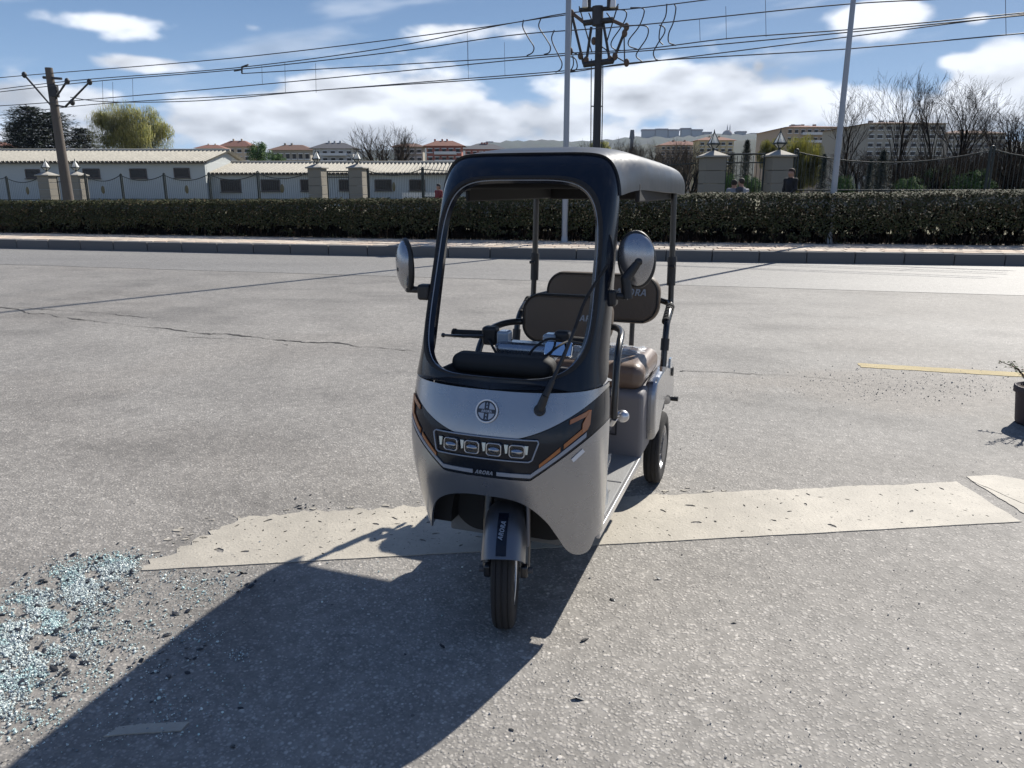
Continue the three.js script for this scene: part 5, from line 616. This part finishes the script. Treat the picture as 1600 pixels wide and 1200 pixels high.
// ---------- people ----------
function person(o) { // joints in metres for a 1.75 m figure; one continuous skin meshed from tapered capsules
  const J = { pel: [0, .94, 0], chest: [0, 1.28, .0], neck: [0, 1.48, -.01], head: [0, 1.62, .015], crown: [0, 1.66, -.005], ls: [.185, 1.41, 0], rs: [-.185, 1.41, 0], le: [.25, 1.14, -.02], re: [-.25, 1.14, -.02], lw: [.26, .90, .06], rw: [-.26, .90, .06], lh: [.26, .80, .09], rh: [-.26, .80, .09], lhip: [.09, .92, 0], rhip: [-.09, .92, 0], lk: [.10, .50, .02], rk: [-.10, .50, .02], la: [.10, .08, -.02], ra: [-.10, .08, -.02], lt: [.11, .04, .14], rt: [-.11, .04, .14], ...(o.pose || {}) };
  const bones = [['pel', 'chest', .145, .150], ['chest', 'neck', .135, .07], ['ls', 'rs', .075, .075], ['neck', 'head', .055, .06], ['head', 'crown', .092, .098], ['ls', 'le', .062, .048], ['rs', 're', .062, .048], ['le', 'lw', .048, .034], ['re', 'rw', .048, .034], ['lw', 'lh', .032, .03], ['rw', 'rh', .032, .03], ['lhip', 'lk', .095, .065], ['rhip', 'rk', .095, .065], ['lk', 'la', .062, .045], ['rk', 'ra', .062, .045], ['la', 'lt', .045, .038], ['ra', 'rt', .045, .038]];
  for (const [s, w, h] of [[1, 'lw', 'lh'], [-1, 'rw', 'rh']]) for (let f = 0; f < 4; f++) { const a = J[h]; J['f' + s + f] = [a[0] + (f - 1.5) * .012, a[1] - .075 - (f === 1 || f === 2 ? .012 : 0), a[2] + .03 + f * .004]; bones.push([h, 'f' + s + f, .012, .009]); } 
  for (const [s, h] of [[1, 'lh'], [-1, 'rh']]) { const a = J[h]; J['t' + s] = [a[0] - s * .03, a[1] - .035, a[2] + .035]; bones.push([h, 't' + s, .013, .009]); }
  J.nose = [J.head[0], J.head[1] - .005, J.head[2] + .105]; bones.push(['head', 'nose', .03, .014]);
  const res = 84, mc = new MarchingCubes(res, new THREE.MeshBasicMaterial(), false, false, 120000), S = .95; const segs = bones.map(([a, b, r1, r2]) => [...J[a], ...J[b], r1, r2]);
  const fl = mc.field; for (let k = 0; k < res; k++) for (let j = 0; j < res; j++) for (let i = 0; i < res; i++) { const x = (i - res / 2) / (res / 2) * S, y = (j - res / 2) / (res / 2) * S + .88, z = (k - res / 2) / (res / 2) * S; let d = 1; if (Math.abs(x) < .55 && Math.abs(z) < .6) { let acc = 0; for (const s of segs) { const bx = s[3] - s[0], by = s[4] - s[1], bz = s[5] - s[2], L2 = bx * bx + by * by + bz * bz || 1e-9, t = Math.min(1, Math.max(0, ((x - s[0]) * bx + (y - s[1]) * by + (z - s[2]) * bz) / L2)); const q = Math.hypot(x - s[0] - bx * t, y - s[1] - by * t, z - s[2] - bz * t) - lerp(s[6], s[7], t); acc += Math.exp(-q / .016); } d = -.016 * Math.log(acc + 1e-30); } fl[k * res * res + j * res + i] = -d; }
  mc.isolation = 0; mc.update(); const n = mc.count ?? mc.geometry.drawRange.count, P = mc.positionArray.slice(0, n * 3), N = mc.normalArray.slice(0, n * 3); for (let i = 0; i < n; i++) { P[3 * i] *= S; P[3 * i + 1] = P[3 * i + 1] * S + .88; P[3 * i + 2] *= S; }
  const g = new THREE.BufferGeometry(); g.setAttribute('position', new THREE.BufferAttribute(P, 3)); g.setAttribute('normal', new THREE.BufferAttribute(N, 3)); g.computeVertexNormals();
  const near = (x, y, z, a) => Math.hypot(x - a[0], y - a[1], z - a[2]);
  colored(g, (x, y, z) => { const hd = near(x, y, z, J.head) < .165 && y > J.neck[1] - .0, hand = Math.min(near(x, y, z, J.lh), near(x, y, z, J.rh)) < .10 && near(x, y, z, J.pel) > .2; if (hd || hand) return o.skin || [.38, .22, .16]; if (y < .10) return [.02, .02, .02]; if (y < J.pel[1] - .02 && !(Math.min(near(x, y, z, J.lw), near(x, y, z, J.rw)) < .08)) return o.legs; return o.top; });
  const G = thing('person', o.label, 'person', o.pos, o.turn); G.scale.setScalar(o.h / 1.78); mesh('body', g, new THREE.MeshStandardMaterial({ vertexColors: true, roughness: .85, side: THREE.DoubleSide }), G);
  const hg = new THREE.SphereGeometry(1, 20, 14), p = hg.attributes.position; for (let i = 0; i < p.count; i++) { let x = p.getX(i), y = p.getY(i), z = p.getZ(i); const front = z > .25 && y < .55; const s = front ? .86 : 1.0 + (fbm(x * 5, y * 5 + z * 3, 3) - .5) * .14; p.setXYZ(i, J.head[0] + x * .112 * s, J.crown[1] + .012 + y * .116 * s - (z < 0 ? (o.long || 0) * Math.max(0, -y) * .12 : 0), J.head[2] - .018 + z * .112 * s); } hg.computeVertexNormals(); mesh('hair', hg, std(...(o.hair || [.02, .014, .010]), .8), G);
  if (o.extra) o.extra(G, J); return G;
}
const at2 = (px, D, y = .45) => { const b = at(px, 290, D); return V(b.x, y, b.z); };
person({ pos: at2(1235, 24.6), turn: -1.0, h: 1.75, top: [.012, .012, .014], legs: [.02, .02, .025], hair: [.05, .03, .02], label: 'person in a black jacket standing beside the gate pillar', pose: { le: [.24, 1.15, .04], lw: [.15, 1.0, .22], lh: [.10, .98, .29] }, extra: (G, J) => mesh('collar', new THREE.TorusGeometry(.075, .025, 8, 18).rotateX(Math.PI / 2).translate(0, 1.475, -.005), std(.012, .012, .014, .9), G) });
person({ pos: at2(1147, 24.4, .30), turn: 2.6, h: 1.56, top: [.22, .23, .26], legs: [.03, .03, .04], label: 'person in a grey top seen over the hedge before the wide gate' }); person({ pos: at2(1158, 24.0, .30), turn: -2.4, h: 1.60, top: [.05, .055, .07], legs: [.02, .02, .03], hair: [.03, .02, .015], label: 'person in a dark top seen over the hedge before the wide gate', extra: (G) => mesh('bag', rbox(.26, .36, .13, .05, 0, 1.25, -.2), std(.30, .30, .33, .8), G) });
person({ pos: at2(749, 26.5), turn: .5, h: 1.24, top: [.62, .62, .64], legs: [.05, .05, .07], label: 'child in a white top with black straps, seen through the windscreen frame', pose: { re: [-.30, 1.20, .05], rw: [-.34, 1.02, .16], rh: [-.35, .96, .22], le: [.32, 1.22, .04], lw: [.42, 1.06, .12], lh: [.46, 1.0, .16] }, extra: (G) => { for (const s of [-1, 1]) mesh('strap', tube([V(s * .10, 1.44, -.14), V(s * .115, 1.50, 0), V(s * .12, 1.40, .135), V(s * .12, 1.12, .165), V(s * .14, 1.0, .12)], .028, 6), std(.012, .012, .014, .8), G); mesh('backpack', rbox(.34, .44, .18, .06, 0, 1.22, -.23), std(.012, .012, .014, .8), G); } });
person({ pos: at2(685, 27.5), turn: -.8, h: 1.30, top: [.20, .035, .04], legs: [.03, .03, .05], hair: [.02, .015, .012], long: 1, label: 'child in a dark red top beside the windscreen frame, behind the hedge' });

// ---------- potted plant at the road edge ----------
{
  const c = ground(1614, 662), g = thing('potted_plant', 'dark flower pot with a straggly small shrub on the asphalt', 'potted plant', c), r = rng(91);
  const prof = [[.0, .0], [.105, 0], [.112, .015], [.135, .22], [.150, .225], [.150, .27], [.135, .27], [.125, .235], [0, .235]].map(a => new THREE.Vector2(...a)); mesh('pot', new THREE.LatheGeometry(prof, 32), std(.045, .030, .035, .6), g); mesh('soil', new THREE.CylinderGeometry(.128, .128, .01, 24).translate(0, .245, 0), std(.05, .035, .025, 1), g);
  const o = newOut(), st = newOut(); for (let i = 0; i < 22; i++) { const a = r() * 6.283, q = .05 + r() * .19; const p = [V(Math.cos(a) * .03, .24, Math.sin(a) * .03), V(Math.cos(a) * q * .7, .33 + r() * .04, Math.sin(a) * q * .7), V(Math.cos(a) * q * 1.3, .40 + r() * .10, Math.sin(a) * q * 1.3)]; tapered(p, [.006, .004, .002], 5, st); for (let k = 0; k < 16; k++) { const s = p[1].clone().lerp(p[2], r()); s.x += (r() - .5) * .03; s.y += (r() - .5) * .04; const b = .6 + r() * .8; leaf(o, s, r() - .5, 1, r() - .5, .025, .014, r, r() < .35 ? [.12 * b, .07 * b, .03 * b] : [.06 * b, .09 * b, .03 * b]); } } stuff(mesh('leaves', outGeo(o), M.leaf, g)); stuff(mesh('stems', outGeo(st), M.twig, g));
}
// ---------- broken glass and grit ----------
{
  const chunk = (seed, f) => { const r = rng(seed), g = new THREE.IcosahedronGeometry(1, 0), p = g.attributes.position, m = {}; for (let i = 0; i < p.count; i++) { const k = [p.getX(i), p.getY(i), p.getZ(i)].map(v => v.toFixed(2)).join(); m[k] ??= .7 + r() * .5; p.setXYZ(i, p.getX(i) * m[k], p.getY(i) * m[k] * f, p.getZ(i) * m[k]); } g.computeVertexNormals(); return g; };
  const r = rng(101), gs = () => (r() + r() + r() + r() - 2) * 1.0; // about gaussian, sd .58
  const spread = [[30, 1010, 60, 52, 4480], [80, 950, 62, 34, 4200], [135, 905, 52, 26, 3919], [185, 885, 36, 18, 1680], [20, 1080, 60, 60, 2520], [-60, 1060, 70, 70, 3360], [110, 1000, 90, 60, 2100], [200, 960, 110, 55, 900], [330, 915, 50, 26, 320], [270, 905, 60, 22, 220], [200, 1080, 160, 90, 420], [372, 1025, 16, 10, 46], [260, 1130, 26, 30, 70], [330, 1000, 60, 30, 60], [600, 900, 130, 60, 60], [500, 850, 160, 30, 50]];
  const D4 = new THREE.Object3D(), put = (im, i, px, py, s, c, fl = 1, long = 1) => { const p = ground(px, py); D4.position.set(p.x, .001 + s * .45 * fl, p.z); D4.rotation.set((r() - .5) * .8, r() * 6.3, (r() - .5) * .8); D4.scale.set(s * long, s * fl, s); D4.updateMatrix(); im.setMatrixAt(i, D4.matrix); im.setColorAt(i, new THREE.Color().setRGB(...c)); };
  const mk = (name, geo, mat, n, label, cat) => { const im = new THREE.InstancedMesh(geo, mat, n); im.name = numbered(name); im.castShadow = im.receiveShadow = true; scene.add(im); stuff(im); tag(im, label, cat); return im; };
  const N = spread.reduce((a, s) => a + s[4], 0); const im = mk('broken_glass', chunk(7, .7), phy(1, 1, 1, .25, { transmission: .2, thickness: 0, ior: 1.5 }), N, 'pale greenish crumbs of shattered safety glass heaped on the asphalt', 'broken glass'); let q = 0; for (const [x, y, a, b, n] of spread) for (let i = 0; i < n; i++) { const g = .75 + r() * .35; let X, Y, k = 0; do { X = x + gs() * a; Y = Math.min(1235, y + gs() * b); } while (n > 800 && fbm(X * .035, Y * .06, 4) < .30 + r() * .34 && k++ < 6); const w = r(), tn = fbm(X * .02 + 9, Y * .03, 3) > .5 ? 1 : .35; put(im, q++, X, Y, .0018 + r() * r() * r() * .0075, w < .34 ? [.24 * g, .28 * g, .30 * g] : [lerp(.78, .60, tn * w) * g, .81 * g, .775 * g]); }
  const dk = [[100, 950, 90, 60, 90], [60, 1040, 70, 60, 60], [230, 1010, 120, 70, 45], [150, 890, 60, 22, 40], [330, 900, 90, 20, 16], [480, 790, 40, 12, 10], [700, 1050, 500, 120, 12]], nd = dk.reduce((a, s) => a + s[4], 0), d2 = mk('dark_fragments', chunk(15, .45), std(.018, .020, .024, .45), nd, 'black plastic splinters scattered among the broken glass', 'debris'); q = 0; for (const [x, y, a, b, n] of dk) for (let i = 0; i < n; i++) put(d2, q++, x + gs() * a, y + gs() * b, .005 + r() * r() * .011, [1, 1, 1], .6, 1 + r() * 1.2);
  const st = mk('grit', chunk(23, .7), std(1, 1, 1, .9), 2600, 'loose grit and small stones strewn over the asphalt', 'grit'); for (let i = 0; i < 2600; i++) { const z = i < 1500; let px, py; if (z) { px = 1430 + gs() * 190; py = 600 + gs() * 26; } else { px = r() * 1700 - 50; py = 460 + Math.pow(r(), .7) * 760; } const k = .22 + r() * .3; put(st, i, px, py, (z ? .0015 : .002) + r() * r() * r() * (z ? .009 : .005), [k, k * .95, k * .86]); }
}
renderer.render(scene, camera);
